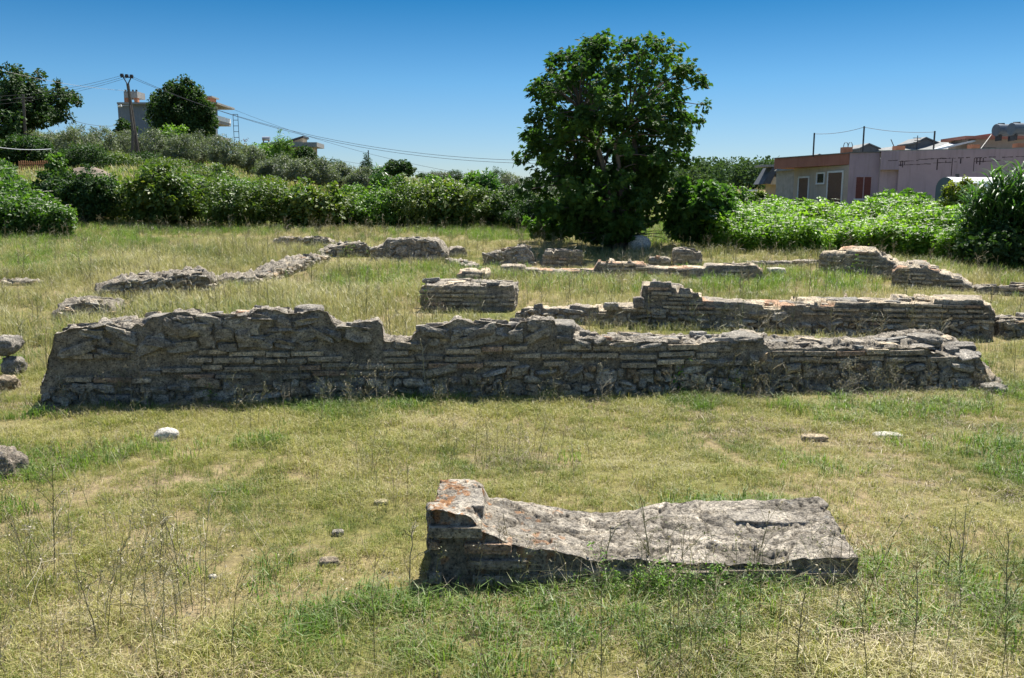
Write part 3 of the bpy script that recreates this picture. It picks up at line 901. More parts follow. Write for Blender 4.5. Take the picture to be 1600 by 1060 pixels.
rock("field_stone", "flat yellowish stone flake in the grass up left of the masonry block", G(596, 786), (.11, .08, .025), 82, tint=(.5, .46, .32), mat=M_PALE, sub=3, blocky=.7)
rock("field_stone", "half buried pale stone in the bare soil left of the masonry block", G(515, 882), (.14, .1, .06), 83, tint=(.36, .31, .25), sub=3, sink=.35)
rock("white_boulder", "large white boulder under the trunk of the big tree", G(1000, 393) + Vector((0, .3, 0)), (.75, .6, .62), 84, tint=(.62, .62, .62), mat=M_PALE, blocky=.45)
rock("boulder", "low grey boulder left of the trunk under the big tree", G(962, 388), (.5, .4, .25), 85, tint=(.4, .4, .38), mat=M_PALE)
rock("white_stone", "angular white stone lying in the long wall line on the right of centre", G(1213, 432), (.46, .35, .26), 86, tint=(.5, .48, .44), mat=M_PALE, blocky=.7)
rock("field_stone", "dark stone poking up from the meadow behind the long wall on the left", G(268, 481), (.16, .14, .14), 87, tint=(.2, .19, .18))
rock("field_stone", "pale pinkish stone in the grass above the left end of the long wall", G(66, 527), (.22, .14, .07), 89, tint=(.45, .36, .3), mat=M_PALE, sub=3)
rock("field_stone", "angular stone resting on the low wall beside the stepped brick stub", Vector((xat(955, 474, 14.4), 14.4, zat(484, 14.4))), (.28, .24, .16), 90, tint=(.33, .32, .3))
rock("field_stone", "broken stone leaning on the left foot of the stepped brick stub", Vector((xat(998, 470, 14.3), 14.3, zat(480, 14.3))), (.2, .2, .22), 91, tint=(.32, .29, .27))
rock("boulder", "rough dark stone sticking out of the grass before the second wall", G(1340, 508), (.55, .4, .42), 92, tint=(.24, .23, .21))
rock("boulder", "flat grey stone in front of the rough dark stone by the second wall", G(1330, 517), (.42, .3, .14), 93, tint=(.36, .35, .33))

# ---------------------------------------------------------------- buildings, poles, cables
M_GREYWALL = surf("grey_render", (.17, .20, .23), (.23, .25, .27), 2, streak=(.10, .11, .12))
M_CONC = surf("concrete", (.24, .235, .22), (.34, .33, .31), 3, streak=(.12, .12, .11))
M_CONCD = surf("dark_concrete", (.11, .11, .105), (.17, .165, .16), 3)
M_ORANGE = surf("bare_brick", (.36, .15, .08), (.45, .20, .11), 8)
M_CREAM = surf("cream_render", (.50, .40, .27), (.58, .47, .33), 2, streak=(.3, .25, .17))
M_LILAC = surf("lilac_render", (.33, .245, .285), (.40, .30, .335), 1.3, streak=(.25, .19, .21), bump=.15)
M_LILAC2 = surf("pink_render", (.40, .285, .305), (.47, .335, .355), 1.3, streak=(.27, .19, .2), bump=.15)
M_TERRA = surf("terracotta_render", (.27, .115, .085), (.33, .145, .105), 1.5, streak=(.22, .09, .06), bump=.15)
M_BEIGE = surf("beige_render", (.33, .28, .23), (.40, .335, .275), 1.5, streak=(.26, .21, .17), bump=.15)
M_TRIM = surf("pale_trim", (.5, .5, .5), (.6, .6, .6), 5, bump=.05)
M_BROWN = surf("brown_shutter", (.10, .055, .035), (.14, .075, .05), 6, rough=.6)
M_REDSH = surf("dark_red_shutter", (.13, .035, .03), (.17, .05, .04), 6, rough=.55)
M_GLASS = surf("dark_glass", (.01, .012, .015), (.02, .022, .025), 2, rough=.1, bump=0, spec=.6)
M_METAL = surf("grey_metal", (.30, .32, .34), (.40, .41, .42), 4, rough=.4, bump=.05, metal=.6)
M_DKMET = surf("dark_metal", (.03, .03, .032), (.05, .05, .05), 8, rough=.5, bump=.05)
M_ROOF = surf("weathered_sheet_roof", (.13, .14, .14), (.22, .22, .21), 2.5, streak=(.08, .08, .08))
M_ROOFL = surf("light_sheet_roof", (.36, .42, .46), (.48, .53, .56), 2.5)
M_AWN = surf("dark_awning", (.05, .06, .075), (.08, .09, .105), 3)
M_WHITE = surf("white_paint", (.70, .71, .70), (.80, .80, .79), 3, rough=.45, streak=(.45, .40, .33), bump=.05)
M_TANK = surf("blue_grey_tank_paint", (.065, .085, .105), (.10, .125, .15), 3, rough=.45, streak=(.10, .11, .12), bump=.05)
M_WOOD = surf("weathered_wood", (.085, .07, .058), (.15, .125, .10), 7)
M_PICKET = surf("brown_picket", (.34, .15, .07), (.44, .22, .11), 7)
M_STAIN = surf("rust_streak", (.05, .03, .035), (.09, .055, .06), 9)
M_SOIL = surf("bare_earth", (.09, .07, .052), (.20, .155, .115), 2.6, bump=1, bscale=4)

def pbox(ac, x0, x1, y0, y1, Y, depth, m=0):
    ym = (y0 + y1) / 2
    a, b = xat(x0, ym, Y), xat(x1, ym, Y)
    c, d = zat(y1, Y), zat(y0, Y)
    ac.box(((a + b) / 2, Y + depth / 2, (c + d) / 2), (b - a, depth, d - c), m=m)

# grey house on the hill
Y = 104
h1 = thing("house", (xat(270, 225, Y), Y + 5, float(ground(xat(270, 225, Y), Y))), "tall grey unfinished house on the hill half hidden by a dark round tree", "house")
a = Acc(); pbox(a, 187, 312, 163, 262, Y + .3, 5.2); pbox(a, 187, 338, 163, 262, Y, .3 - .004); a.build("wall", M_GREYWALL, h1)
a = Acc(); pbox(a, 182.5, 339.5, 160, 163, Y - .5, 6.4); a.build("roof_slab", M_CONC, h1)
a = Acc(); pbox(a, 193.5, 214.5, 143, 153, Y + 1.5, 2.2)
a.build("water_tank", M_CONC, h1)
for px in (194, 209.5):
    for dy in (1.6, 3.1):
        a = Acc(); pbox(a, px, px + 5.5, 153, 160, Y + dy, .5); a.build("tank_pillar", M_ORANGE, h1)
for px in (195.5, 201, 207, 212.5):
    a = Acc(); pbox(a, px - .9, px + .9, 140.3, 143, Y + 1.7, .25); a.build("rebar_stub", M_DKMET, h1)
a = Acc(); pbox(a, 234, 241.5, 148, 160, Y + 3, .8); a.build("chimney", M_CONCD, h1)
a = Acc(); pbox(a, 315, 329, 152, 160, Y + 2, 2); a.build("stair_hut", M_ORANGE, h1)
a = Acc(); pbox(a, 312, 331, 150, 152, Y + 1.7, 2.6); a.build("hut_roof", M_CONC, h1)
for y0, y1 in ((187, 192), (212, 216), (236, 262)):
    a = Acc(); pbox(a, 312.2, 338, y0, y1, Y + .3, 5.3); a.build("balcony_slab", M_CONC, h1)
for dy in (1.9, 3.6, 5.0):
    a = Acc(); pbox(a, 334, 338, 163, 187, Y + dy, .45); a.build("column", M_CONC, h1)
    a = Acc(); pbox(a, 334, 338, 192, 212, Y + dy, .45); a.build("column", M_CONC, h1)
    a = Acc(); pbox(a, 334, 338, 216, 236, Y + dy, .45); a.build("column", M_CONC, h1)
a = Acc(); pbox(a, 337, 338.4, 180, 187.4, Y + .35, 5.2); a.build("parapet", M_WHITE, h1)
# scaffold ladder beside the house
Yl = 107
ld = thing("scaffold_ladder", (xat(369, 226, Yl), Yl, float(ground(xat(369, 226, Yl), Yl))), "thin metal scaffold ladder frame standing beside the grey house against the sky", "scaffold")
for p0, p1 in ((364, 367), (371.5, 375)):
    a = Acc(); a.tube([(xat(p0, 179, Yl), Yl, zat(179, Yl)), (xat(p1, 240, Yl), Yl, zat(240, Yl))], .035, 5); a.build("upright", M_DKMET, ld)
for k, py in enumerate((179, 188, 197, 206, 215)):
    a = Acc(); dx = (py - 179) / 61 * 3
    a.tube([(xat(364 + dx, py, Yl), Yl, zat(py, Yl)), (xat(371.5 + dx * 1.1, py, Yl), Yl, zat(py, Yl))], .035, 5); a.build("rung", M_DKMET, ld)

# second house, flat roofed
Y = 92
h2 = thing("house", (xat(455, 262, Y), Y + 4, float(ground(xat(455, 262, Y), Y))), "cream flat roofed house with heavy grey roof edge behind olive trees on the hill", "house")
a = Acc(); pbox(a, 413, 489, 229, 275, Y + 1.2, 2.2); a.build("wall", M_CREAM, h2)
a = Acc(); pbox(a, 411, 495, 222.5, 229.5, Y, 3.6); a.build("roof_slab", M_CONC, h2)
a = Acc(); pbox(a, 485, 497, 247, 254, Y + .2, 2.4); a.build("balcony", M_CONC, h2)
a = Acc(); pbox(a, 484, 487.5, 236, 246, Y + 1.15, .1); a.build("window", M_GLASS, h2)
a = Acc(); c = (xat(415.5, 219, Y + 1), Y + 1, zat(217, Y + 1)); a.tube([(c[0] - .35, c[1], c[2]), (c[0] + .42, c[1], c[2])], .22, 10); a.build("water_tank", M_METAL, h2)
for q0, q1, y0 in ((410.5, 412, 214.5), (419, 420.4, 219)):
    a = Acc(); pbox(a, q0, q1, y0, 222.4, Y + 1, .12); a.build("tank_stand", M_DKMET, h2)
a = Acc()
x0, x1 = xat(455, 222, Y + 2), xat(473, 222, Y + 2); z0, z1, z2 = zat(222.5, Y + 2), zat(221, Y + 2), zat(213.5, Y + 2)
a.add([(x0, Y + 2, z0), (x1, Y + 2, z0), (x1, Y + 2, z2 - .15), (x0, Y + 2, z1 - .05), (x0, Y + 4, z0), (x1, Y + 4, z0), (x1, Y + 4, z2 - .15), (x0, Y + 4, z1 - .05)],
      [[0, 1, 2, 3], [7, 6, 5, 4], [1, 5, 6, 2], [4, 0, 3, 7], [3, 2, 6, 7]]); a.build("stair_hut", M_CREAM, h2)
a = Acc()
a.add([(x0 - .5, Y + 1.7, z1 - .2), (x1 + .15, Y + 1.7, z2 - .13), (x1 + .15, Y + 4.3, z2 - .13), (x0 - .5, Y + 4.3, z1 - .2), (x0 - .5, Y + 1.7, z1), (x1 + .15, Y + 1.7, z2 + .07), (x1 + .15, Y + 4.3, z2 + .07), (x0 - .5, Y + 4.3, z1)],
      [[3, 2, 1, 0], [4, 5, 6, 7], [0, 1, 5, 4], [1, 2, 6, 5], [2, 3, 7, 6], [3, 0, 4, 7]]); a.build("hut_roof", M_DKMET, h2)

# pink house on the right
def on_line(px, A, B):
    k = (px - 800) / FPX / ray(290)[0]
    d = (B[0] - A[0], B[1] - A[1])
    t = (k * A[1] - A[0]) / (d[0] - k * d[1])
    return np.array([A[0] + t * d[0], A[1] + t * d[1]])
def PT(px, Y): return np.array([xat(px, 290, Y), Y])
P0, P1 = PT(1325, 48), PT(1240, 53.5)
PC = PT(1372.5, 47.4)
gz = float(ground(P0[0], P0[1])) - .3
h3 = thing("house", ((P0[0] + 27) / 2, 48, gz), "single storey lilac and terracotta house behind the flowering weeds on the right", "house")
def wallq(name, mat, A, B, z0, z1, th, parent=h3):
    a = Acc(); a.wall(A, B, z0, z1, th); return a.build(name, mat, parent)
ztop = zat(240, 48)
# far side wall with two doors and a small window, under a terracotta parapet
wallq("side_wall", M_BEIGE, P1, P0, gz, zat(260, 50), .3)
pf = PT(1208, 54.0)
nrm = np.array([(P0 - P1)[1], -(P0 - P1)[0]]); nrm /= np.linalg.norm(nrm)
if nrm[1] > 0: nrm = -nrm
a = Acc(); a.prism([pf, P0 + nrm * .02, P0 + np.array([3, 4.5]), pf + np.array([6, 4.5])], zat(257.2, 48), ztop); a.build("parapet", M_TERRA, h3)
a = Acc(); e = np.array([-.05, -.05]); a.prism([pf + e, P0 + nrm * .06, P0 + np.array([3, 4.55]), pf + np.array([6, 4.55])], ztop + .003, ztop + .055); a.build("coping", M_CONCD, h3)
def panel(name, mat, A, B, p0, p1, z0, z1, outw, th, parent=h3):
    q0, q1 = on_line(p0, A, B), on_line(p1, A, B)
    d = (q1 - q0) / np.linalg.norm(q1 - q0); n = np.array([d[1], -d[0]])
    if n[1] > 0: n = -n
    a = Acc(); a.prism([q0 + n * outw, q1 + n * outw, q1 + n * (outw - th), q0 + n * (outw - th)], z0, z1)
    return a.build(name, mat, parent)
def framed(kind, fname, A, B, p0, p1, z0, z1, fm, pm, fw, slats=0, sill=False, parent=h3, open_=False):
    """a frame of four bars with a leaf set into it"""
    q0, q1 = on_line(p0, A, B), on_line(p1, A, B)
    d = (q1 - q0) / np.linalg.norm(q1 - q0); n = np.array([d[1], -d[0]])
    if n[1] > 0: n = -n
    W_ = np.linalg.norm(q1 - q0)
    o = None
    a = Acc()
    def bar(s0, s1, za, zb, out0, out1, ac):
        ac.prism([q0 + d * s0 + n * out1, q0 + d * s1 + n * out1, q0 + d * s1 + n * out0, q0 + d * s0 + n * out0], za, zb)
    if slats:
        for k in range(slats):
            hh = (z1 - z0) / slats
            bar(0, W_, z0 + k * hh + .012, z0 + (k + 1) * hh - .012, .003, .03 + .004 * (k % 2), a)
    bar(0, W_, z0, z1, .002, .015, a)
    o = a.build(kind, pm, parent)
    f = Acc()
    bar(-fw, 0, z0, z1 + fw, .002, .06, f); bar(W_, W_ + fw, z0, z1 + fw, .002, .06, f); bar(0, W_, z1, z1 + fw, .002, .06, f)
    if sill: bar(-fw, W_ + fw, z0 - fw, z0, .002, .08, f)
    fo = f.build(fname, fm, None)
    fo.parent = o
    fo.location = (0, 0, 0)
    me = fo.data
    me.transform(__import__('mathutils').Matrix.Translation(-Vector(parent.location)))
    return o
framed("door", "frame", P1, P0, 1249, 1263.5, gz, zat(278.5, on_line(1256, P1, P0)[1]), M_TRIM, M_BROWN, .1, 14)
framed("door", "frame", P1, P0, 1294.5, 1316, gz, zat(270, on_line(1305, P1, P0)[1]), M_TRIM, M_BROWN, .1, 14)
yw = on_line(1282, P1, P0)[1]
framed("window", "frame", P1, P0, 1277, 1287.5, zat(286, yw), zat(272, yw), M_TRIM, M_GLASS, .09, 0, True)
# corner block with a shuttered window
a = Acc(); a.prism([P0, PC, PC + np.array([1.2, 4.5]), P0 + np.array([1.2, 4.5])], gz, zat(239, 47.7)); a.build("corner_wall", M_LILAC, h3)
a = Acc(); a.prism([P0 + np.array([-.04, -.05]), PC + np.array([0, -.05]), PC + np.array([1.2, 4.4]), P0 + np.array([1.1, 4.4])], zat(239, 47.7) + .003, zat(239, 47.7) + .06); a.build("coping", M_CONCD, h3)
yw = on_line(1349, P0, PC)[1]
wz0, wz1 = zat(310.5, yw), zat(277, yw)
framed("shutter", "frame", P0, PC, 1337.6, 1348.6, wz0, wz1, M_LILAC2, M_REDSH, .03, 12, False)
framed("shutter", "frame", P0, PC, 1350.2, 1360.8, wz0, wz1, M_LILAC2, M_REDSH, .03, 12, False)
panel("sill", M_TRIM, P0, PC, 1335, 1363.5, wz0 - .1, wz0 - .004, .12, .115)
# long right wall with an upper band
RA, RB = PT(1402.5, 46.6), PT(1720, 43.2)
dR = (RB - RA) / np.linalg.norm(RB - RA); nR = np.array([-dR[1], dR[0]])
QA = on_line(1373.5, RA, RB)
zb0, zt = zat(265.5, 46.7), zat(236.5, 46.8)
wallq("front_wall", M_LILAC2, RA, RB, gz, zt, .3)
wallq("recessed_wall", M_LILAC2, QA + nR * .3, RA + nR * .3, gz, zb0, .2)
wallq("upper_band", M_LILAC, QA, RA - dR * .003, zb0, zt, .5)
a = Acc(); a.prism([QA, RB, RB + np.array([1, 7]), QA + np.array([1, 7])], zt + .003, zt + .05); a.build("roof_slab", M_CONC, h3)
a = Acc(); r_ = random.Random(4)
for p0, p1, py in ((1385, 1400, 251.5), (1402, 1432, 252.5), (1402, 1452, 258.5), (1432, 1475, 249.5), (1462, 1484, 248.5), (1484, 1512, 247.5), (1520, 1552, 247), (1519, 1560, 253), (1455, 1492, 255), (1562, 1600, 246)):
    n_ = 9
    for k in range(n_):
        if r_.random() < .1: continue
        x0, x1 = p0 + (p1 - p0) * k / n_, p0 + (p1 - p0) * (k + 1.02) / n_
        q0, q1 = on_line(x0, RA, RB), on_line(x1, RA, RB)
        z = zat(py - .05 * (x0 - p0) + r_.uniform(-.25, .25), q0[1]); hh = r_.uniform(.008, .024)
        a.prism([q0 - nR * .003, q1 - nR * .003, q1, q0], z - hh, z + hh)
for px, p0, p1 in ((1405, 252, 260), (1408, 252, 262), (1411, 252, 258), (1462, 249, 266), (1485, 248, 275), (1498, 248, 256), (1519, 247, 268), (1523, 247, 256), (1528, 247, 258), (1533, 247, 254), (1475, 251, 255)):
    q0 = on_line(px, RA, RB); w = r_.uniform(.012, .03)
    a.prism([q0 - dR * w - nR * .003, q0 + dR * w - nR * .003, q0 + dR * w, q0 - dR * w], zat(p1, q0[1]), zat(p0, q0[1]))
a.build("rust_streaks", M_STAIN, h3)
for p0, p1, y0, y1, Yc in ((1318, 1332, 230, 242, 49.5), (1400, 1414, 228, 238, 48.5), (1518, 1531, 226, 237, 47.5), (1590, 1606, 224, 236, 46.5)):
    a = Acc(); pbox(a, p0, p1, y0, y1 + 3, Yc, .5); a.build("chimney", M_ORANGE, h3)
# upper storey block at the right with terracotta beam
Yu = 50
a = Acc(); pbox(a, 1512, 1690, 217, 240, Yu, 2.2); a.build("upper_wall", M_BEIGE, h3)
a = Acc(); pbox(a, 1508, 1690, 212.5, 217.2, Yu - .35, 2.8); a.build("roof_beam", M_TERRA, h3)
a = Acc(); pbox(a, 1568, 1690, 206, 212.5, Yu - .3, 3); a.build("upper_parapet", M_TERRA, h3)
a = Acc(); pbox(a, 1533, 1556, 231, 233.5, Yu - .06, .06); a.build("vent_slot", M_GLASS, h3)
# roof masts with a line between them
masts = []
for px, y0, y1, Yc in ((1271.5, 208, 245, 50.5), (1349, 197.5, 242, 49.2), (1459.5, 205, 238, 48.2)):
    a = Acc(); x = xat(px, (y0 + y1) / 2, Yc)
    a.tube([(x, Yc, zat(y1, Yc)), (x, Yc, zat(y0, Yc))], .045, 6)
    o = a.build("roof_mast", M_DKMET, origin=(x, Yc, zat(y1, Yc)))
    masts.append(Vector((x, Yc, zat(y0, Yc) - .05)))
    tag(o, {1271.5: "thin dark mast on the terracotta parapet, leftmost of the three roof masts", 1349: "tallest dark mast, on the corner block above the red shutters",
            1459.5: "dark mast on the long lilac wall, rightmost of the three roof masts"}[px], "mast", "masts on the roof of the lilac house")

def cable(p, q, sag, rad, label, name="cable", mat=None):
    p, q = Vector(p), Vector(q)
    pts = []
    for k in range(25):
        t = k / 24
        v = p.lerp(q, t); v.z -= sag * 4 * t * (1 - t)
        pts.append(v[:])
    a = Acc(); a.tube(pts, rad, 4, cap=False)
    return tag(a.build(name, mat or M_DKMET, origin=p), label, "cable")
cable(masts[0], masts[1], .12, .012, "thin line strung between the left and middle roof masts")
cable(masts[1], masts[2], .12, .012, "thin line strung between the middle and right roof masts")
# rebar loops and aerials
a = Acc()
for cx, w in ((1321.5, 3.5), (1328.5, 3.5)):
    Yc = 49.7
    pts = [(xat(cx + w * math.cos(t), 230, Yc), Yc, zat(231, Yc) + .3 * math.sin(t) ** .8) for t in np.linspace(0, math.pi, 9)]
    a.tube(pts, .02, 4)
tag(a.build("rebar_loops", M_DKMET, origin=(xat(1325, 230, 49.7), 49.7, zat(231, 49.7))), "bent rebar loops sprouting from the orange chimney beside the corner block", "rebar")
def aerial(px, y0, y1, Y, lab, lean=0):
    a = Acc(); x = xat(px, y0, Y)
    a.tube([(x, Y, zat(y1, Y)), (x + lean, Y, zat(y0, Y))], .025, 5)
    if not lean:
        for k, w in ((.15, .28), (.3, .2), (.42, .24)):
            z = zat(y0, Y) - k; a.tube([(x - w, Y, z), (x + w, Y + .1, z)], .02, 4)
    tag(a.build("aerial", M_DKMET, origin=(x, Y, zat(y1, Y))), lab, "aerial")
aerial(1434, 212, 236, 56, "small television aerial on the grey sheet roof behind the lilac house")
aerial(1399, 218, 232, 50, "short slanting rod above the second orange chimney", -.25)

# grey sheet roofed building behind the pink house
Yb = 60
h4 = thing("building", (xat(1340, 260, Yb), Yb + 4, float(ground(xat(1340, 260, Yb), Yb))), "long building with grey sheet roof and three roof vents behind the lilac house", "building")
x0, x1 = xat(1212, 255, Yb + 5), xat(1486, 222, Yb - 4)
a = Acc()
A0 = np.array([xat(1214, 255, Yb + 6), Yb + 6]); A1 = np.array([xat(1484, 225, Yb - 4), Yb - 4])
za, zb_ = zat(246, Yb + 6), zat(213, Yb - 4)
zmid = (za + zb_) / 2
dv = A1 - A0; dv /= np.linalg.norm(dv); nv = np.array([-dv[1], dv[0]])
for lo, hi, nm, mt in ((0, zmid - .9, "wall", M_CONC),):
    aa = Acc(); aa.prism([A0, A1, A1 + nv * 8, A0 + nv * 8], 0, zmid - .6); aa.build(nm, mt, h4)
a = Acc()
P_ = [(*A0 - nv * .3, za - 1.1), (*A1 - nv * .3, zb_ - 1.1), (*A1 + nv * 3.5, zb_), (*A0 + nv * 3.5, za), (*A1 + nv * 7.5, zb_ - 1.1), (*A0 + nv * 7.5, za - 1.1)]
up = [(p[0], p[1], p[2] + .12) for p in P_]
a.add(P_ + up, [[6, 7, 8, 9], [9, 8, 10, 11], [0, 1, 7, 6], [1, 2, 8, 7], [3, 0, 6, 9], [3, 2, 1, 0], [5, 4, 2, 3], [4, 5, 11, 10]])
a.build("roof", M_ROOF, h4)
for p0, p1, yt, ym, yb, Yv in ((1268, 1294, 243, 247.5, 254, Yb + 4.5), (1344, 1373, 226.5, 232.5, 243, Yb + 2.5), (1431, 1464, 217, 224, 234, Yb - .5)):
    a = Acc()
    xa, xb, xc = xat(p0, ym, Yv), xat(p1, ym, Yv), xat(p0 + (p1 - p0) * .45, yt, Yv)
    za_, zb2, zc_ = zat(yb + 4, Yv), zat(ym, Yv), zat(yt, Yv)
    a.add([(xa, Yv, za_), (xb, Yv, za_), (xb, Yv, zb2), (xc, Yv, zc_), (xa, Yv, zb2), (xa, Yv + 2.5, za_), (xb, Yv + 2.5, za_), (xb, Yv + 2.5, zb2), (xc, Yv + 2.5, zc_), (xa, Yv + 2.5, zb2)], [[0, 1, 2, 3, 4], [9, 8, 7, 6, 5]])
    a.add([(xa, Yv, za_), (xa, Yv, zb2), (xa, Yv + 2.5, zb2), (xa, Yv + 2.5, za_), (xb, Yv, za_), (xb, Yv + 2.5, za_), (xb, Yv + 2.5, zb2), (xb, Yv, zb2)], [[0, 1, 2, 3], [4, 5, 6, 7]])
    v = a.build("roof_vent", M_CONCD, h4)
    b = Acc()
    e = .12
    b.add([(xa - e, Yv - e, zb2 - .04), (xc, Yv - e, zc_ + .04), (xb + e, Yv - e, zb2 - .04), (xb + e, Yv + 2.6, zb2 - .04), (xc, Yv + 2.6, zc_ + .04), (xa - e, Yv + 2.6, zb2 - .04),
           (xa - e, Yv - e, zb2 + .04), (xc, Yv - e, zc_ + .12), (xb + e, Yv - e, zb2 + .04), (xb + e, Yv + 2.6, zb2 + .04), (xc, Yv + 2.6, zc_ + .12), (xa - e, Yv + 2.6, zb2 + .04)],
          [[6, 7, 10, 11], [7, 8, 9, 10], [0, 1, 7, 6], [1, 2, 8, 7], [2, 3, 9, 8], [5, 0, 6, 11], [0, 5, 4, 1], [1, 4, 3, 2]])
    b.build("vent_roof", M_ROOF, h4)
# pale sloping sheet roof beside the upper storey
Ys = 49.5
a = Acc()
pts = [(xat(1452, 238, Ys - 1), Ys - 1, zat(238, Ys - 1)), (xat(1512, 224, Ys - 1), Ys - 1, zat(224, Ys - 1)), (xat(1560, 214.5, Ys + 5), Ys + 5, zat(214.5, Ys + 5)), (xat(1509, 217, Ys + 5), Ys + 5, zat(217, Ys + 5))]
up = [(p[0], p[1], p[2] + .1) for p in pts]
a.add(pts + up, [[3, 2, 1, 0], [4, 5, 6, 7], [0, 1, 5, 4], [1, 2, 6, 5], [2, 3, 7, 6], [3, 0, 4, 7]])
a.build("lean_to_roof", M_ROOFL, h3)
# solar boiler tanks
def boiler(px, py, Y, r, length, lab):
    o = thing("water_tank", (xat(px, py, Y), Y, zat(py, Y) - r), lab, "water tank", "boiler tanks on the roof")
    c = np.array([xat(px, py, Y), Y, zat(py, Y)]); ax = np.array([.985, .17, 0])
    a = Acc(); a.tube([c - ax * .02, c, c + ax * length, c + ax * (length + .02)], [r * .93, r, r, r * .93], 20); a.build("tank", M_TANK, o)
    for s in (.2, length - .2):
        q = c + ax * s
        a = Acc(); a.box((q[0], q[1], zat(py, Y) - r - .1), (.1, .5, .3)); a.build("stand", M_DKMET, o)
    a = Acc(); q = c + ax * .3; a.box((q[0], q[1], c[2] + r + .02), (.34, .08, .05), rot=-.4); a.build("pipe_fitting", M_DKMET, o)
    return o
boiler(1556, 203.5, 48.5, .33, 1.2, "grey boiler tank on the right roof with its round end showing, left of two")
boiler(1580, 202, 46.8, .33, 2.6, "long grey boiler tank on the right roof running out of the picture")
a = Acc(); p = Vector((xat(1549, 210, 48), 48, zat(211, 48))); q = Vector((xat(1531, 233, 47), 47, zat(235, 47))); a.tube([p[:], q[:]], .03, 5)
tag(a.build("pipe", M_DKMET, origin=q), "dark slanting pipe running down from the boiler tank to the roof", "pipe")

# white tank behind the bush
Yt = 38
tk = thing("fuel_tank", (xat(1478, 320, Yt), Yt, float(ground(xat(1478, 320, Yt), Yt))), "large upright oval white tank standing in front of the lilac wall behind a bush", "tank")
a = Acc()
c = np.array([xat(1476, 300, Yt), Yt]); ax = np.array([.985, .17]); sd_ = np.array([-.17, .985])
hw, zb, zt_ = .62, float(ground(*c)), zat(277, Yt)
prof = []
for t in np.linspace(0, math.pi, 15): prof.append((-hw * math.cos(t), zt_ - hw * .8 + hw * .8 * math.sin(t)))
for t in np.linspace(math.pi, 2 * math.pi, 15): prof.append((-hw * math.cos(t), zb + .35 + hw * .8 + hw * .8 * math.sin(t)))
n_ = len(prof)
V = [(*(c + sd_ * p[0]), p[1]) for p in prof] + [(*(c + ax * 2.6 + sd_ * p[0]), p[1]) for p in prof]
a.add(V, [[i, (i + 1) % n_, n_ + (i + 1) % n_, n_ + i] for i in range(n_)][:n_]); o_sh = a.build("shell", M_WHITE, tk)
a = Acc(); a.add([(*(c - ax * .004 + sd_ * p[0] * .995), p[1]) for p in prof], [list(range(n_))]); a.build("end_plate", M_TANK, tk)
a = Acc(); a.add([(*(c + ax * 2.604 + sd_ * p[0] * .995), p[1]) for p in prof], [list(range(n_))]); a.build("end_plate", M_TANK, tk)
a = Acc(); q = c + ax * .55; a.tube([(q[0], q[1], zt_ - .02), (q[0], q[1], zt_ + .14)], .09, 8); a.build("filler_cap", M_DKMET, tk)
for s in (.4, 2.2):
    q = c + ax * s; a = Acc(); a.box((q[0], q[1], zb + .2), (.15, .8, .5), rot=-.5); a.build("leg", M_DKMET, tk)

# yellowish two storey building beyond
Yy = 74
h5 = thing("building", (xat(1225, 300, Yy), Yy + 3, float(ground(xat(1225, 300, Yy), Yy))), "pale yellow building with dark awning seen left of the lilac house", "building")
a = Acc(); pbox(a, 1203, 1300, 288.5, 345, Yy, 1.5); a.build("wall", M_CREAM, h5)
a = Acc(); pbox(a, 1198, 1300, 277, 288.5, Yy - .8, 1.6); a.build("balcony", M_CREAM, h5)
a = Acc(); pbox(a, 1212, 1300, 261, 277, Yy + .5, 1.2); a.build("upper_wall", M_BEIGE, h5)
a = Acc(); pbox(a, 1217.5, 1225, 270.5, 277, Yy + .45, .06); a.build("window", M_GLASS, h5)
a = Acc(); pbox(a, 1232, 1241, 288.6, 296, Yy - .05, .05); pbox(a, 1237, 1241, 296, 305, Yy - .05, .05); a.build("window", M_GLASS, h5)
a = Acc(); pbox(a, 1190, 1300, 257.5, 261, Yy - .9, 2); a.build("roof_slab", M_CONC, h5)
a = Acc()
xa, xb, xc, xd = xat(1187, 288, Yy), xat(1199, 288, Yy), xat(1211, 263, Yy), xat(1203, 263, Yy)
za_, zb_2 = zat(288, Yy), zat(262, Yy)
a.add([(xa, Yy - .9, za_), (xb, Yy - .9, za_), (xc, Yy - .9, zb_2), (xd, Yy - .9, zb_2), (xa, Yy + 2, za_), (xb, Yy + 2, za_), (xc, Yy + 2, zb_2), (xd, Yy + 2, zb_2)],
      [[0, 1, 2, 3], [7, 6, 5, 4], [0, 4, 5, 1], [3, 2, 6, 7], [0, 3, 7, 4], [1, 5, 6, 2]]); a.build("awning", M_AWN, h5)
# far low white shed
Yw = 95
a = Acc(); pbox(a, 1171, 1184, 296.5, 299, Yw, 2); pbox(a, 1172, 1183, 298.9, 312, Yw + .3, 1.4)
tag(a.build("shed", M_WHITE, origin=(xat(1178, 300, Yw), Yw, 2)), "tiny white roofed shed far off between the shrubs and yellow building", "shed")

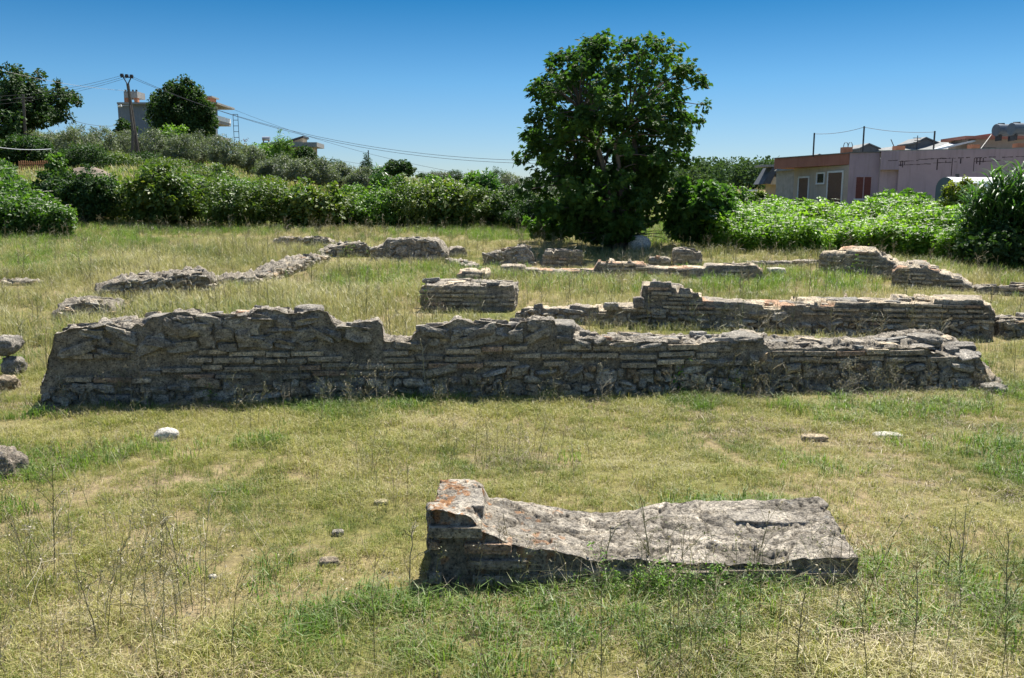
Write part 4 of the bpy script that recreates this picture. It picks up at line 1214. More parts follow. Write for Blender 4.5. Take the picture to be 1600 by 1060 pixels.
# utility poles
Yp = 76
bx_, bz = xat(222, 277, Yp), zat(279, Yp)
bz = min(bz, float(ground(bx_, Yp)))
pole = thing("utility_pole", (bx_, Yp, bz), "leaning wooden utility pole with brace leg and lamp on the hillside", "utility pole")
top = np.array([xat(199.5, 131, Yp), Yp, zat(131, Yp)])
a = Acc(); a.tube([(bx_, Yp, bz - .3), top], [.2, .13], 8); a.build("shaft", M_WOOD, pole)
a = Acc(); j = np.array([xat(204.5, 165, Yp), Yp - .2, zat(165, Yp)]); a.tube([(xat(216, 276, Yp) - .2, Yp - .9, bz - .3), (xat(211, 205, Yp), Yp - .4, zat(205, Yp)), j], [.17, .13, .1], 8); a.build("brace", M_WOOD, pole)
for px in (192.5, 205):
    a = Acc(); a.tube([top - np.array([0, 0, .1]), (xat(px, 120, Yp), Yp, zat(121, Yp))], .05, 5); a.build("arm", M_DKMET, pole)
a = Acc(); a.tube([(xat(189, 121, Yp), Yp, zat(120.5, Yp)), (xat(208, 122, Yp), Yp, zat(121.5, Yp))], .04, 5); a.build("crossbar", M_DKMET, pole)
ins = []
for px, py in ((190.5, 118), (198, 119), (205.5, 119.5)):
    a = Acc(); c = (xat(px, py, Yp), Yp, zat(py, Yp)); a.tube([(c[0], c[1], c[2] - .15), (c[0], c[1], c[2]), (c[0], c[1], c[2] + .13)], [.14, .17, .14], 8); a.build("insulator", M_DKMET, pole); ins.append(Vector(c))
a = Acc(); l0 = Vector(j); l1 = Vector((xat(194, 166, Yp), Yp - .5, zat(166.5, Yp))); a.tube([l0[:], l1[:]], .03, 5); o_arm = a.build("lamp_arm", M_METAL, pole)
a = Acc(); a.tube([l1[:], (l1.x - .3, l1.y, l1.z - .06)], [.1, .06], 8); a.build("lamp_head", M_WHITE, pole)
Yq = 80
pq = (xat(38, 215, Yq), Yq, float(ground(xat(38, 215, Yq), Yq)))
ptop = Vector((xat(36, 148, Yq), Yq, zat(148, Yq)))
pl2 = thing("utility_pole", pq, "dark upright utility pole in front of the big tree at the left edge", "utility pole")
a = Acc(); a.tube([pq, ptop[:]], [.16, .11], 8); a.build("shaft", M_WOOD, pl2)
a = Acc(); a.tube([(ptop.x - .8, Yq, ptop.z - .3), (ptop.x + .8, Yq, ptop.z - .3)], .06, 5); a.build("crossbar", M_DKMET, pl2)
lab = ["upper cable running left from the leaning pole top", "middle cable running left from the leaning pole top", "lower cable running left from the leaning pole top"]
for k, i_ in enumerate(ins):
    cable(i_, (xat(-120, 150, 70), 70, zat(150 + 9 * k, 70)), .7, .012, lab[k])
cable((xat(-60, 92, 68), 68, zat(92, 68)), (xat(196, 142, 76), 76, zat(142, 76)), .4, .012, "cable sloping down from the upper left corner to the leaning pole")
cable(ins[1], (xat(1010, 247, 60), 60, zat(247, 60)), 2.4, .014, "upper of the two long cables sweeping right from the leaning pole toward the big tree")
cable(ins[2], (xat(1010, 251, 60), 60, zat(251, 60)), 2.5, .014, "lower of the two long cables sweeping right from the leaning pole toward the big tree")
cable((xat(345, 163, 104), 104, zat(163, 104)), (xat(1000, 300, 80), 80, zat(300, 80)), 2.0, .014, "faint cable sloping from the grey house down past the cream house")
cable((xat(500, 246, 92), 92, zat(246, 92)), (xat(1010, 285, 90), 90, zat(285, 90)), .8, .014, "faint low cable running right from the cream house above the hedge")
cable((xat(-60, 168, 80), 80, zat(168, 80)), (ptop.x, Yq, ptop.z - .3), .3, .02, "short cable from the left edge to the dark upright pole")
cable((ptop.x, Yq, ptop.z - .25), (xat(187, 195, 104), 104, zat(196, 104)), .9, .02, "cable from the dark upright pole to the grey house wall")
cable((xat(-30, 226, 50), 50, zat(226, 50)), (xat(80, 233, 58), 58, zat(233, 58)), .15, .02, "pale wire stretched above the weeds at the left edge", mat=M_METAL)

# picket fence
Yf = 56
fx0, fx1 = xat(30, 262, Yf), xat(84, 262, Yf)
fz = zat(273, Yf)
fence = thing("picket_fence", (fx0, Yf, float(ground(fx0, Yf))), "short brown picket fence above the weeds on the left bank", "fence")
n_ = 17
for k in range(n_):
    x = fx0 + (fx1 - fx0) * k / (n_ - 1)
    w = .035
    z0, z1 = float(ground(x, Yf)) - .1, zat(251.5, Yf) + .03 * math.sin(k * 7)
    a = Acc(); a.prism([(x - w, Yf), (x + w, Yf), (x + w, Yf + .025), (x - w, Yf + .025)], z0, z1 - .06)
    a.add([(x - w, Yf, z1 - .06), (x + w, Yf, z1 - .06), (x, Yf, z1), (x - w, Yf + .025, z1 - .06), (x + w, Yf + .025, z1 - .06), (x, Yf + .025, z1)], [[0, 1, 2], [5, 4, 3]])
    a.add([(x - w, Yf, z1 - .06), (x + w, Yf, z1 - .06), (x, Yf, z1), (x - w, Yf + .025, z1 - .06), (x + w, Yf + .025, z1 - .06), (x, Yf + .025, z1)], [[1, 4, 5, 2], [3, 0, 2, 5]])
    a.build("picket", M_PICKET, fence)
for z in (zat(256, Yf), zat(267, Yf)):
    a = Acc(); a.box(((fx0 + fx1) / 2, Yf + .05, z), (fx1 - fx0 + .1, .03, .06)); a.build("rail", M_PICKET, fence)

# heap of bare earth
Ye = 49
ac = Acc()
u = np.linspace(-1, 1, 70); UX, UY = np.meshgrid(u, u)
r2 = UX ** 2 + UY ** 2
ex, ey = xat(148, 290, Ye), Ye
hx = np.clip(1 - np.sqrt(r2), 0, 1)
HZ = 1.45 * hx ** .8 * (.8 + .35 * np.exp(-((UX + .5) / .3) ** 2) + .12 * np.exp(-((UX - .25) / .16) ** 2)) + .10 * fbm(UX * 4, UY * 4, 0, 4, 9) * (hx > 0)
XX, YY = ex + UX * 2.3, ey + UY * 2.0
i = np.arange(69)[:, None] * 70 + np.arange(69)[None]
ac.add(np.c_[XX.ravel(), YY.ravel(), (ground(XX, YY) - .1 + HZ).ravel()], np.stack([i, i + 1, i + 71, i + 70], -1).reshape(-1, 4))
tag(ac.build("earth_heap", M_SOIL, origin=(ex, ey, float(ground(ex, ey))), smooth=True), "heap of bare brown earth behind the weeds on the left", "earth heap")

# ---------------------------------------------------------------- foliage
L_FIG = leafmat("fig_leaf", [(.022, .052, .013), (.036, .078, .017), (.055, .115, .023), (.095, .155, .03)], trans=.30, spec=.2, rough=.62, nscale=.5)
L_FIGB = leafmat("fig_shrub_leaf", [(.03, .075, .016), (.05, .11, .02), (.08, .155, .028), (.125, .20, .04)], trans=.35, spec=.25, nscale=.5)
L_DARK = leafmat("dark_leaf", [(.016, .036, .011), (.026, .055, .014), (.04, .08, .02), (.06, .105, .025)], trans=.25, spec=.2, rough=.62, nscale=.4)
L_OLIVE = leafmat("olive_leaf", [(.07, .09, .055), (.105, .13, .08), (.15, .175, .115), (.21, .235, .165)], trans=.2, nscale=.4)
L_BRAM = leafmat("bramble_leaf", [(.034, .066, .014), (.062, .108, .02), (.11, .15, .028), (.17, .165, .036)], trans=.3, nscale=.35)
L_GREEN = leafmat("bright_leaf", [(.04, .085, .014), (.065, .13, .02), (.10, .18, .028), (.14, .23, .04)], trans=.35, nscale=.5)
L_YELLOW = leafmat("yellowish_leaf", [(.06, .09, .012), (.10, .13, .016), (.16, .18, .02), (.22, .22, .03)], trans=.35, nscale=.8)
L_REED = leafmat("reed_leaf", [(.03, .075, .018), (.045, .105, .026), (.07, .15, .035), (.12, .20, .06)], trans=.3, nscale=.6, rough=.4)
L_FAR = leafmat("far_wood_leaf", [(.035, .065, .03), (.05, .085, .04), (.075, .11, .05), (.10, .11, .06)], trans=.2, nscale=.08, spec=.05, rough=.8)
L_FLOWER = leafmat("umbel_flower", [(.5, .54, .4), (.68, .7, .58), (.8, .8, .72)], trans=.3, tint=(.6, .6, .55))
L_BANK = leafmat("bank_weed_leaf", [(.028, .065, .012), (.045, .10, .016), (.075, .14, .022), (.11, .19, .03)], trans=.35, nscale=.4)
L_WEED = leafmat("weed_leaf", [(.05, .115, .012), (.09, .18, .018), (.145, .25, .026), (.21, .31, .045)], trans=.4, nscale=.5)
M_BARK = surf("bark", (.07, .06, .05), (.16, .14, .12), 6, bump=.6, bscale=14)

T_DIAMOND = (np.array([(0, 0, 0), (.45, .26, .05), (1, 0, 0), (.45, -.26, .05)]), [[0, 1, 2, 3]])
T_NARROW = (np.array([(0, 0, 0), (.45, .13, .03), (1, 0, -.05), (.45, -.13, .03)]), [[0, 1, 2, 3]])
T_BROAD = (np.array([(0, 0, 0), (.3, .34, .08), (.75, .26, .02), (1, 0, -.1), (.75, -.26, .02), (.3, -.34, .08)]), [[0, 1, 2, 3], [0, 3, 4, 5]])
T_FIG = (np.array([(0, 0, 0), (.12, .36, .03), (.42, .52, -.03), (.45, .24, .04), (.78, .36, -.04), (.72, .13, .03), (1.05, 0, -.12), (.72, -.13, .03), (.78, -.36, -.04), (.45, -.24, .04), (.42, -.52, -.03), (.12, -.36, .03)]),
         [[0, 1, 2, 3], [0, 3, 4, 5], [0, 5, 6, 7], [0, 7, 8, 9], [0, 9, 10, 11]])

def unit(v):
    return v / (np.linalg.norm(v, axis=-1, keepdims=True) + 1e-9)

def put_leaves(ac, C, out, size, tmpl, m=0, up=.6, outw=.6, jit=.7, along=.8, droop=.3, rnd=None):
    n = len(C)
    Nn = unit(out * outw + np.array([0, 0, up]) + R.normal(0, jit, (n, 3)))
    T = out * along + R.normal(0, .7, (n, 3)) - np.array([0, 0, droop])
    T = unit(T - Nn * (T * Nn).sum(1, keepdims=True))
    B = np.cross(Nn, T)
    P, F = tmpl
    sz = (np.asarray(size) * np.ones(n))[:, None, None]
    V = C[:, None] + sz * (P[None, :, 0, None] * T[:, None] + P[None, :, 1, None] * B[:, None] + P[None, :, 2, None] * Nn[:, None])
    k = len(P)
    Fa = (np.array(F)[None] + (np.arange(n) * k)[:, None, None]).reshape(-1, len(F[0]))
    rr = R.random(n) if rnd is None else rnd
    ac.add(V.reshape(-1, 3), Fa, m, np.repeat(rr, k))

def sphere_pts(n, shell=.55):
    d = unit(R.normal(0, 1, (n, 3)))
    return d, (shell + (1 - shell) * R.random(n)) ** (1 / 1.5)

def lumpy(d, seed, amp=.22, f=1.7):
    return 1 + amp * fbm(d[:, 0] * f + 5, d[:, 1] * f, d[:, 2] * f, 3, seed) * 1.6

def branch(ac, p, q, r0, r1, bend=.15, n=5, k=6):
    p, q = np.asarray(p, float), np.asarray(q, float)
    L = np.linalg.norm(q - p)
    t = np.linspace(0, 1, k)[:, None]
    off = R.normal(0, bend * L, 3) * np.array([1, 1, .4])
    P = p + (q - p) * t + off * (4 * t * (1 - t)) * .5 + np.array([0, 0, 1]) * L * .08 * (t * (1 - t)) * 4
    ac.tube(P, np.linspace(r0, r1, k), n, cap=False)
    return P

def tree(name, label, cat, px, Y, py_top, half_px, mat, tmpl, nclus, nleaf, lsize, trunk_frac=.25, seed=1, group=None, base_py=None, aspect=1.0,
         clus_r=.16, shell=.45, lump=.25, trunk_r=None, spiky=0, asym=0, up=.6, skirt=.5, extra_limbs=10, pyref=None, shoots=0):
    """one tree or shrub: tapered trunk and limbs, crown of many leaf-sized faces in clumps"""
    x = xat(px, pyref or 300, Y)
    zb = float(ground(x, Y))
    ztp = zat(py_top, Y)
    H = max(ztp - zb, .5)
    hw = half_px * Y / FPX
    zc0 = zb + H * trunk_frac
    cz = (zc0 + ztp) / 2; rz = (ztp - zc0) / 2
    d, rad = sphere_pts(nclus, shell)
    d[:, 2] = np.where(d[:, 2] < -skirt, d[:, 2] * .6, d[:, 2])
    rr = rad * lumpy(d, seed, lump) * .9
    CC = np.c_[x + d[:, 0] * rr * hw + asym * hw * d[:, 2], Y + d[:, 1] * rr * hw * aspect, cz + d[:, 2] * rr * rz * .97]
    zlo = CC[:, 2].min()
    CC[:, 2] = zlo + (CC[:, 2] - zlo) * (ztp - clus_r * hw * .45 - zlo) / (CC[:, 2].max() - zlo)
    ext = np.percentile(np.abs(CC[:, 0] - x), 97)
    CC[:, 0] = x + (CC[:, 0] - x) * max(.8, min(1.5, (hw * (1 - .6 * clus_r)) / ext))
    if shoots:
        m_ = R.random(nclus) < shoots
        CC[m_, 2] += R.uniform(.15, .6, m_.sum()) * np.where(CC[m_, 2] > cz, 1, .2)
    t = thing(name, (x, Y, zb), label, cat, group)
    tr_r = trunk_r or max(.03, H * .022)
    tb = Acc()
    tt = np.linspace(0, 1, 7)
    Pt = np.c_[x + .03 * H * np.sin(tt * 4 + seed), Y + .02 * H * np.cos(tt * 3 + seed), zb - .15 + (zc0 - zb + rz * 1.1 + .15) * tt]
    tb.tube(Pt, np.linspace(tr_r * 1.25, tr_r * .35, 7), 7, cap=False)
    sel = R.choice(nclus, min(extra_limbs, nclus), replace=False)
    for s_ in sel:
        k = R.integers(2, 6)
        branch(tb, Pt[k], CC[s_], tr_r * .45, tr_r * .08)
    tb.build("trunk", M_BARK, t, smooth=True)
    ac = Acc()
    cr = clus_r * hw * (.6 + .8 * R.random(nclus))
    idx = np.repeat(np.arange(nclus), nleaf)
    n = len(idx)
    e = unit(R.normal(0, 1, (n, 3))) * (R.random(n) ** .45)[:, None]
    if spiky:
        e[:, 2] *= 1 + spiky
        e[:, :2] /= 1 + .3 * spiky
    C = CC[idx] + e * cr[idx][:, None] * np.array([1, 1, .85])
    C[:, 2] = np.maximum(C[:, 2], zb + .03)
    outv = unit(unit(CC[idx] - np.array([x, Y, cz])) + .8 * unit(e))
    rnd = np.clip(.5 * R.random(n) + .5 * np.repeat(R.random(nclus), nleaf), 0, 1)
    put_leaves(ac, C, outv, lsize * (.65 + .7 * R.random(n)), tmpl, up=up, rnd=rnd)
    ac.build("crown", mat, t)
    return t

# the big fig tree
def fig_tree():
    base = G(968, 390)
    x0, Y0, zb = base.x, base.y, base.z
    s = Y0 / FPX
    rowsL = np.array([(62, 20), (75, 62), (95, 88), (120, 112), (150, 140), (200, 150), (250, 152), (300, 142), (335, 100), (360, 60), (380, 24)], float)
    rowsR = np.array([(62, 62), (75, 112), (95, 130), (120, 144), (150, 146), (200, 154), (235, 150), (265, 128), (300, 108), (340, 92), (365, 55), (380, 22)], float)
    t = thing("fig_tree", (x0, Y0, zb), "big dark green fig tree with broad crown rising above the far ruins at centre", "tree")
    nclus = 600
    py = 62 + (378 - 62) * R.random(nclus) ** .78
    th = R.random(nclus) * 2 * np.pi
    cx = np.cos(th); sy = np.sin(th)
    wl = np.interp(py, rowsL[:, 0], rowsL[:, 1]); wr = np.interp(py, rowsR[:, 0], rowsR[:, 1])
    w = np.where(cx < 0, wl, wr) * np.abs(cx) + .5 * (wl + wr) * (1 - np.abs(cx))
    rad = (np.where(py > 220, .08, .30) + np.where(py > 220, .92, .70) * R.random(nclus)) ** .7
    lm = 1 + .26 * fbm(cx * 2, sy * 2, py / 45, 3, 8)
    axis_px = 946
    z = np.array([zat(p, Y0) for p in py])
    CC = np.c_[(axis_px - 800) * s + w * s * cx * rad * lm * .93, Y0 + w * s * sy * rad * lm * .85, z]
    zt = zat(56, Y0)
    # trunks: several stems from the stool
    tb = Acc()
    tips = []
    for k in range(7):
        a_ = k / 7 * 2 * np.pi + .3
        q = np.array([(axis_px - 800) * s + 1.5 * np.cos(a_) * R.uniform(.4, 1), Y0 + 1.3 * np.sin(a_) * R.uniform(.4, 1), zb + R.uniform(3.2, 5.2)])
        P = branch(tb, (x0 + .18 * np.cos(a_), Y0 + .18 * np.sin(a_), zb - .15), q, R.uniform(.10, .17), .05, .12, 7, 8)
        tips.append(P)
    allp = np.concatenate([p[2:] for p in tips])
    for c in CC[R.choice(nclus, 230, replace=False)]:
        cand = allp[allp[:, 2] < c[2] + .4]
        if len(cand) == 0: cand = allp
        k = np.argmin(np.linalg.norm(cand - c, axis=1) + R.random(len(cand)) * .7)
        branch(tb, cand[k], c, .035, .009, .12, 4, 5)
    for k in range(16):     # bare twigs low down
        a_ = R.uniform(-1.2, 4.2)
        branch(tb, (x0 + R.uniform(-.2, .2), Y0, zb + R.uniform(.1, .5)), (x0 + 1.5 * np.cos(a_), Y0 - .6 - R.random() * .4, zb + R.uniform(.25, 1.3)), .02, .006, .2, 4, 6)
    tb.build("trunk", M_BARK, t, smooth=True)
    ac = Acc()
    nl = np.where(py > 180, 46, 34)
    idx = np.repeat(np.arange(nclus), nl)
    n = len(idx)
    e = unit(R.normal(0, 1, (n, 3))) * (R.random(n) ** .5)[:, None]
    C = CC[idx] + e * (.20 + .15 * R.random(n))[:, None] * np.array([1, 1, .85])
    C[:, 2] = np.minimum(C[:, 2], zt + .1 * R.random(n))
    C[:, 2] = np.maximum(C[:, 2], zb + .25 + .3 * R.random(n))
    ctr = np.array([(axis_px - 800) * s, Y0, zat(240, Y0)])
    outv = unit(unit(CC[idx] - ctr) * .8 + .9 * unit(e))
    rnd = np.clip(.55 * R.random(n) + .45 * np.repeat(R.random(nclus), nl), 0, 1)
    put_leaves(ac, C, outv, .17 * (.6 + .7 * R.random(n)), T_FIG, up=.7, outw=.4, jit=.55, droop=.35, rnd=rnd)
    ac.build("crown", L_FIG, t)
fig_tree()
tree("shrub", "leafy fig shrub at the right foot of the big tree, left of the flowering weeds", "shrub", 1092, 29.5, 282, 52, L_FIGB, T_FIG, 150, 30, .2, .0, 21, pyref=340, clus_r=.2, shell=.3, skirt=.9, lump=.2)
tree("shrub", "low fig shoots at the left foot of the big tree", "shrub", 868, 31.5, 318, 36, L_FIGB, T_FIG, 90, 28, .18, .0, 22, pyref=340, clus_r=.2, shell=.3, skirt=.9)
tree("shrub", "dark fig shrub in front of the lilac wall behind the flowering weeds", "shrub", 1408, 41.5, 303, 50, L_FIGB, T_FIG, 110, 26, .23, .0, 23, clus_r=.2, shell=.3, skirt=.9)
tree("shrub", "dark fig sprig standing higher on the dark fig shrub by the lilac wall", "shrub", 1421, 41.2, 297, 17, L_FIGB, T_FIG, 30, 22, .2, .1, 24, clus_r=.4, shell=.2, skirt=.9)
tree("shrub", "yellowish green bush in front of the white oval tank", "shrub", 1503, 34, 282, 25, L_YELLOW, T_BROAD, 110, 60, .10, .0, 25, clus_r=.24, shell=.3, skirt=.9, spiky=.6, pyref=320)
tree("shrub", "slender young shrub before the red shutters of the lilac house", "shrub", 1350, 42, 318, 12, L_WEED, T_DIAMOND, 22, 30, .12, .0, 26, clus_r=.4)

# bramble hedge: each bush its own
hedge = [(140, 38.3, 271, 42), (196, 39.3, 296, 44), (255, 38.8, 268, 46), (312, 40.3, 279, 48), (372, 38.8, 283, 48), (432, 39.3, 291, 46), (486, 38.8, 293, 44), (540, 39.8, 305, 46),
         (596, 39.3, 295, 46), (648, 38.8, 286, 42), (700, 39.3, 291, 46), (752, 38.8, 294, 44), (802, 39.8, 295, 44), (850, 37.8, 301, 44), (905, 36.8, 312, 46), (960, 37.3, 317, 44)]
words = ["beside the dark bush at its left end", "right of the earth heap", "below the leaning pole", "below the pale grassy slope", "with olive tinted leaves below the olive trees",
         "below the cream house", "with yellow flecked leaves right of the cream house", "below the row of small olives", "below the tall pale canes", "with brownish crest left of centre",
         "below the bright bushes on the skyline", "left of the big tree by three bushes", "left of the big tree by two bushes", "touching the left side of the big tree", "behind the left half of the big tree trunk", "behind the big tree trunk"]
for k, (px, Y, pt, hwp) in enumerate(hedge):
    tree("bramble_bush", "dense bramble bush of the long hedge, " + words[k], "bush", px, Y, pt, hwp * (1.1 + .25 * (k % 3 == 1)), [L_BRAM, L_BRAM, L_BRAM, L_BRAM, L_BRAM, L_BRAM, L_BRAM, L_BRAM, L_GREEN, L_BRAM][k % 10] if k not in (0, 12, 13, 14) else L_DARK, T_BROAD if k % 4 == 2 else T_DIAMOND, 190, 46, [.15, .12, .17, .13][k % 4], .0, 100 + k, shoots=.14,
         group="bramble bushes forming the hedge", clus_r=.2, shell=.45, skirt=.9, aspect=.8, lump=.38, pyref=320, extra_limbs=5, trunk_r=.04)
# left bank
tree("bush", "dark dense bush in front of the earth heap on the left bank", "bush", 100, 40, 268, 42, L_DARK, T_BROAD, 150, 40, .16, .0, 131, clus_r=.22, shell=.35, skirt=.9, pyref=310)
tree("bush", "bright green leafy sapling beside the picket fence", "bush", 92, 50, 242, 14, L_GREEN, T_BROAD, 40, 30, .18, .1, 132, clus_r=.4, shell=.2, skirt=.9)
tree("bush", "broad dark green bush on the left bank above the picket fence", "bush", 40, 62, 213, 48, L_DARK, T_BROAD, 170, 40, .2, .0, 133, clus_r=.2, skirt=.9)
tree("bush", "dark bush on the hillside left of the leaning pole", "bush", 140, 60, 226, 36, L_DARK, T_DIAMOND, 150, 40, .16, .0, 134, clus_r=.22, skirt=.9)
tree("bush", "scrubby olive green bush just left of the foot of the leaning pole", "bush", 190, 66, 240, 30, L_BRAM, T_DIAMOND, 140, 40, .15, .0, 135, clus_r=.22, skirt=.9)
tree("bush", "scrubby bush on the slope right of the leaning pole", "bush", 262, 68, 246, 34, L_BRAM, T_DIAMOND, 140, 40, .15, .0, 136, clus_r=.22, skirt=.9)
tree("bush", "low yellow green bush on the slope below the olives", "bush", 300, 60, 262, 34, L_BRAM, T_DIAMOND, 120, 40, .14, .0, 137, clus_r=.22, skirt=.9)
for k, (px, Y, pt, hwp, m_, wd) in enumerate([(215, 56, 268, 30, L_BRAM, "below the foot of the leaning pole"), (248, 62, 258, 28, L_DARK, "right of the pole foot"), (330, 64, 256, 30, L_BRAM, "under the olives near the scaffold"),
        (352, 54, 272, 30, L_GREEN, "just above the hedge under the olives"), (292, 52, 272, 32, L_GREEN, "just above the hedge right of the pole"), (228, 70, 238, 26, L_DARK, "close behind the pole foot"), (420, 58, 276, 26, L_BRAM, "on the pale slope"), (110, 66, 232, 28, L_DARK, "above the earth heap"), (165, 70, 236, 26, L_BRAM, "above the right end of the heap")]):
    tree("bush", "scrub bush on the hillside " + wd, "bush", px, Y, pt, hwp, m_, T_DIAMOND, 120, 40, .15, .0, 230 + k, clus_r=.22, skirt=.9, lump=.3, group="scrub bushes on the hillside")
tree("bush", "bright leafy bush in the gap between earth heap and hedge", "bush", 165, 46, 276, 26, L_GREEN, T_DIAMOND, 100, 36, .15, .0, 138, clus_r=.25, skirt=.9)
# hill trees
tree("tree", "large dark spreading tree at the left edge of the skyline", "tree", 50, 84, 106, 66, L_DARK, T_BROAD, 240, 70, .26, .22, 141, clus_r=.15, shell=.35, lump=.4, extra_limbs=22)
tree("tree", "dark tree lower at the left edge behind the upright pole", "tree", -5, 80, 140, 50, L_DARK, T_BROAD, 150, 44, .34, .1, 142, clus_r=.2)
tree("tree", "dark round leafy tree in front of the grey house", "tree", 290, 94, 125, 47, L_DARK, T_BROAD, 330, 80, .25, .06, 143, clus_r=.16, shell=.45, spiky=.5, lump=.2)
tree("tree", "narrow dark shrub climbing the wall of the grey house", "tree", 204, 98, 188, 16, L_DARK, T_BROAD, 60, 30, .28, .0, 144, clus_r=.3)
tree("bush", "pale green bush at the foot of the dark round tree", "bush", 275, 84, 196, 24, L_GREEN, T_BROAD, 80, 34, .22, .0, 145, clus_r=.25)
tree("bush", "bright green bush behind the olives right of the grey house", "bush", 415, 88, 226, 32, L_GREEN, T_BROAD, 130, 34, .22, .0, 146, clus_r=.22, skirt=.9)
tree("tree", "pointed bright green tree in front of the cream house", "tree", 443, 86, 208, 18, L_GREEN, T_NARROW, 80, 40, .3, .05, 147, clus_r=.3, spiky=1.0)
tree("bush", "dark bush in front of the cream house wall", "bush", 478, 87, 228, 20, L_DARK, T_BROAD, 80, 34, .2, .0, 148, clus_r=.25)
oliv = [(78, 76, 204, 30, "left of the row"), (118, 74, 197, 32, "at the end of the row nearest the big left tree"), (158, 78, 199, 28, "left of the leaning pole"), (196, 84, 203, 26, "behind the leaning pole"), (238, 78, 201, 30, "right of the leaning pole"),
        (282, 76, 208, 28, "below the dark round tree"), (316, 80, 206, 28, "below the balcony of the grey house"), (352, 76, 212, 26, "below the scaffold ladder"), (386, 80, 222, 24, "left of the bright green bush"),
        (425, 74, 246, 26, "below the bright green bush"), (458, 72, 242, 28, "below the cream house"), (497, 74, 248, 28, "right below the cream house"), (530, 78, 254, 24, "right of the cream house"),
        (560, 76, 262, 22, "below the pointed dark tree"), (588, 80, 266, 20, "beside the tall pale canes"), (520, 90, 262, 20, "behind the others right of the cream house")]
for k, (px, Y, pt, hwp, wd) in enumerate(oliv):
    tree("olive_tree", "grey green olive tree " + wd, "olive tree", px, Y, pt, hwp, L_OLIVE, T_NARROW, 110, 50, .24, .12, 160 + k, group="olive trees on the hillside", clus_r=.22, shell=.35, lump=.25, pyref=240, up=.3)
tree("tree", "small pointed dark tree on the skyline beside a thin mast", "tree", 573, 88, 243, 11, L_DARK, T_NARROW, 60, 36, .24, .0, 181, clus_r=.35, spiky=.8)
tree("tree", "very small spiky dark tree on the skyline right of the cream house", "tree", 524, 96, 250, 10, L_DARK, T_NARROW, 45, 30, .24, .0, 182, clus_r=.35, spiky=1)
tree("tree", "round topped grey green tree on the skyline left of the big tree", "tree", 624, 92, 250, 23, L_DARK, T_BROAD, 110, 40, .22, .25, 183, clus_r=.22)
tree("tree", "small dark tree on the skyline between the pointed and round topped trees", "tree", 598, 95, 262, 16, L_DARK, T_BROAD, 60, 34, .22, .1, 184, clus_r=.3)
tree("cane_clump", "tall pale green canes behind the hedge at left of centre", "canes", 597, 54, 264, 15, L_REED, T_NARROW, 50, 26, .34, .0, 185, clus_r=.3, spiky=1.2)
tree("cane_clump", "second smaller pale cane clump right of the tall pale canes", "canes", 625, 54, 278, 9, L_REED, T_NARROW, 25, 24, .3, .0, 186, clus_r=.35, spiky=1.2)
tree("bush", "bright bush with broad leaves rising above the hedge left of the big tree", "bush", 680, 52, 276, 30, L_GREEN, T_BROAD, 110, 36, .18, .0, 187, clus_r=.22, skirt=.9)
tree("bush", "small leafy bush between the canes and the broad leaved bush", "bush", 655, 50, 288, 24, L_GREEN, T_BROAD, 80, 34, .16, .0, 188, clus_r=.25, skirt=.9)
tree("bush", "vivid green reedy bush on the skyline close to the big tree", "bush", 762, 55, 273, 22, L_REED, T_NARROW, 80, 40, .34, .0, 189, clus_r=.25, spiky=1.0)
tree("bush", "leafy bush next to the vivid reedy bush on the skyline", "bush", 735, 57, 270, 20, L_GREEN, T_BROAD, 80, 34, .18, .0, 190, clus_r=.25, spiky=.4)
tree("bush", "low leafy bush behind the hedge below the cream house", "bush", 470, 50, 290, 30, L_GREEN, T_DIAMOND, 90, 36, .16, .0, 191, clus_r=.25, skirt=.9)
tree("bush", "low leafy bush behind the hedge left of the tall pale canes", "bush", 552, 50, 289, 30, L_GREEN, T_DIAMOND, 90, 36, .16, .0, 192, clus_r=.25, skirt=.9)
tree("bush", "low leafy bush behind the hedge below the pale slope", "bush", 385, 50, 281, 36, L_GREEN, T_DIAMOND, 110, 36, .16, .0, 193, clus_r=.25, skirt=.9)
for k, (px, Y, pt, hwp) in enumerate([(662, 112, 271, 12), (686, 114, 268, 14), (712, 116, 266, 14), (742, 112, 267, 16), (775, 110, 264, 18), (800, 108, 270, 16), (835, 106, 275, 18), (870, 104, 280, 20)]):
    tree("tree", "small grey green tree of the far skyline row left of the big tree", "tree", px, Y, pt, hwp, L_OLIVE if k % 2 else L_DARK, T_NARROW, 60, 40, .26, .1, 200 + k, group="far skyline trees", clus_r=.3)
a = Acc(); xm = xat(575.5, 240, 90); a.tube([(xm, 90, float(ground(xm, 90))), (xm, 90, zat(235, 90))], .06, 5)
tag(a.build("mast", M_DKMET, origin=(xm, 90, float(ground(xm, 90)))), "thin plain mast standing on the skyline by a pointed tree", "mast")
tree("shrub", "pinkish flowering shrub beside the scaffold ladder", "shrub", 390, 92, 218, 10, surf("pink_flower", (.25, .08, .09), (.10, .13, .05), 3), T_DIAMOND, 40, 30, .16, .0, 210, clus_r=.35)

for px, Y, pt, hwp, m_, sd_, wd in ((1150, 48, 292, 26, L_GREEN, 241, "between the fig shrub and the yellow building"), (1182, 52, 300, 22, L_BRAM, 242, "just left of the yellow building"), (1125, 44, 290, 22, L_FIGB, 243, "rising behind the fig shrub"), (1215, 50, 310, 20, L_GREEN, 244, "low before the yellow building wall")):
    tree("bush", "leafy green bush " + wd, "bush", px, Y, pt, hwp, m_, T_BROAD, 100, 38, .15, .0, sd_, clus_r=.24, skirt=.9, lump=.3)
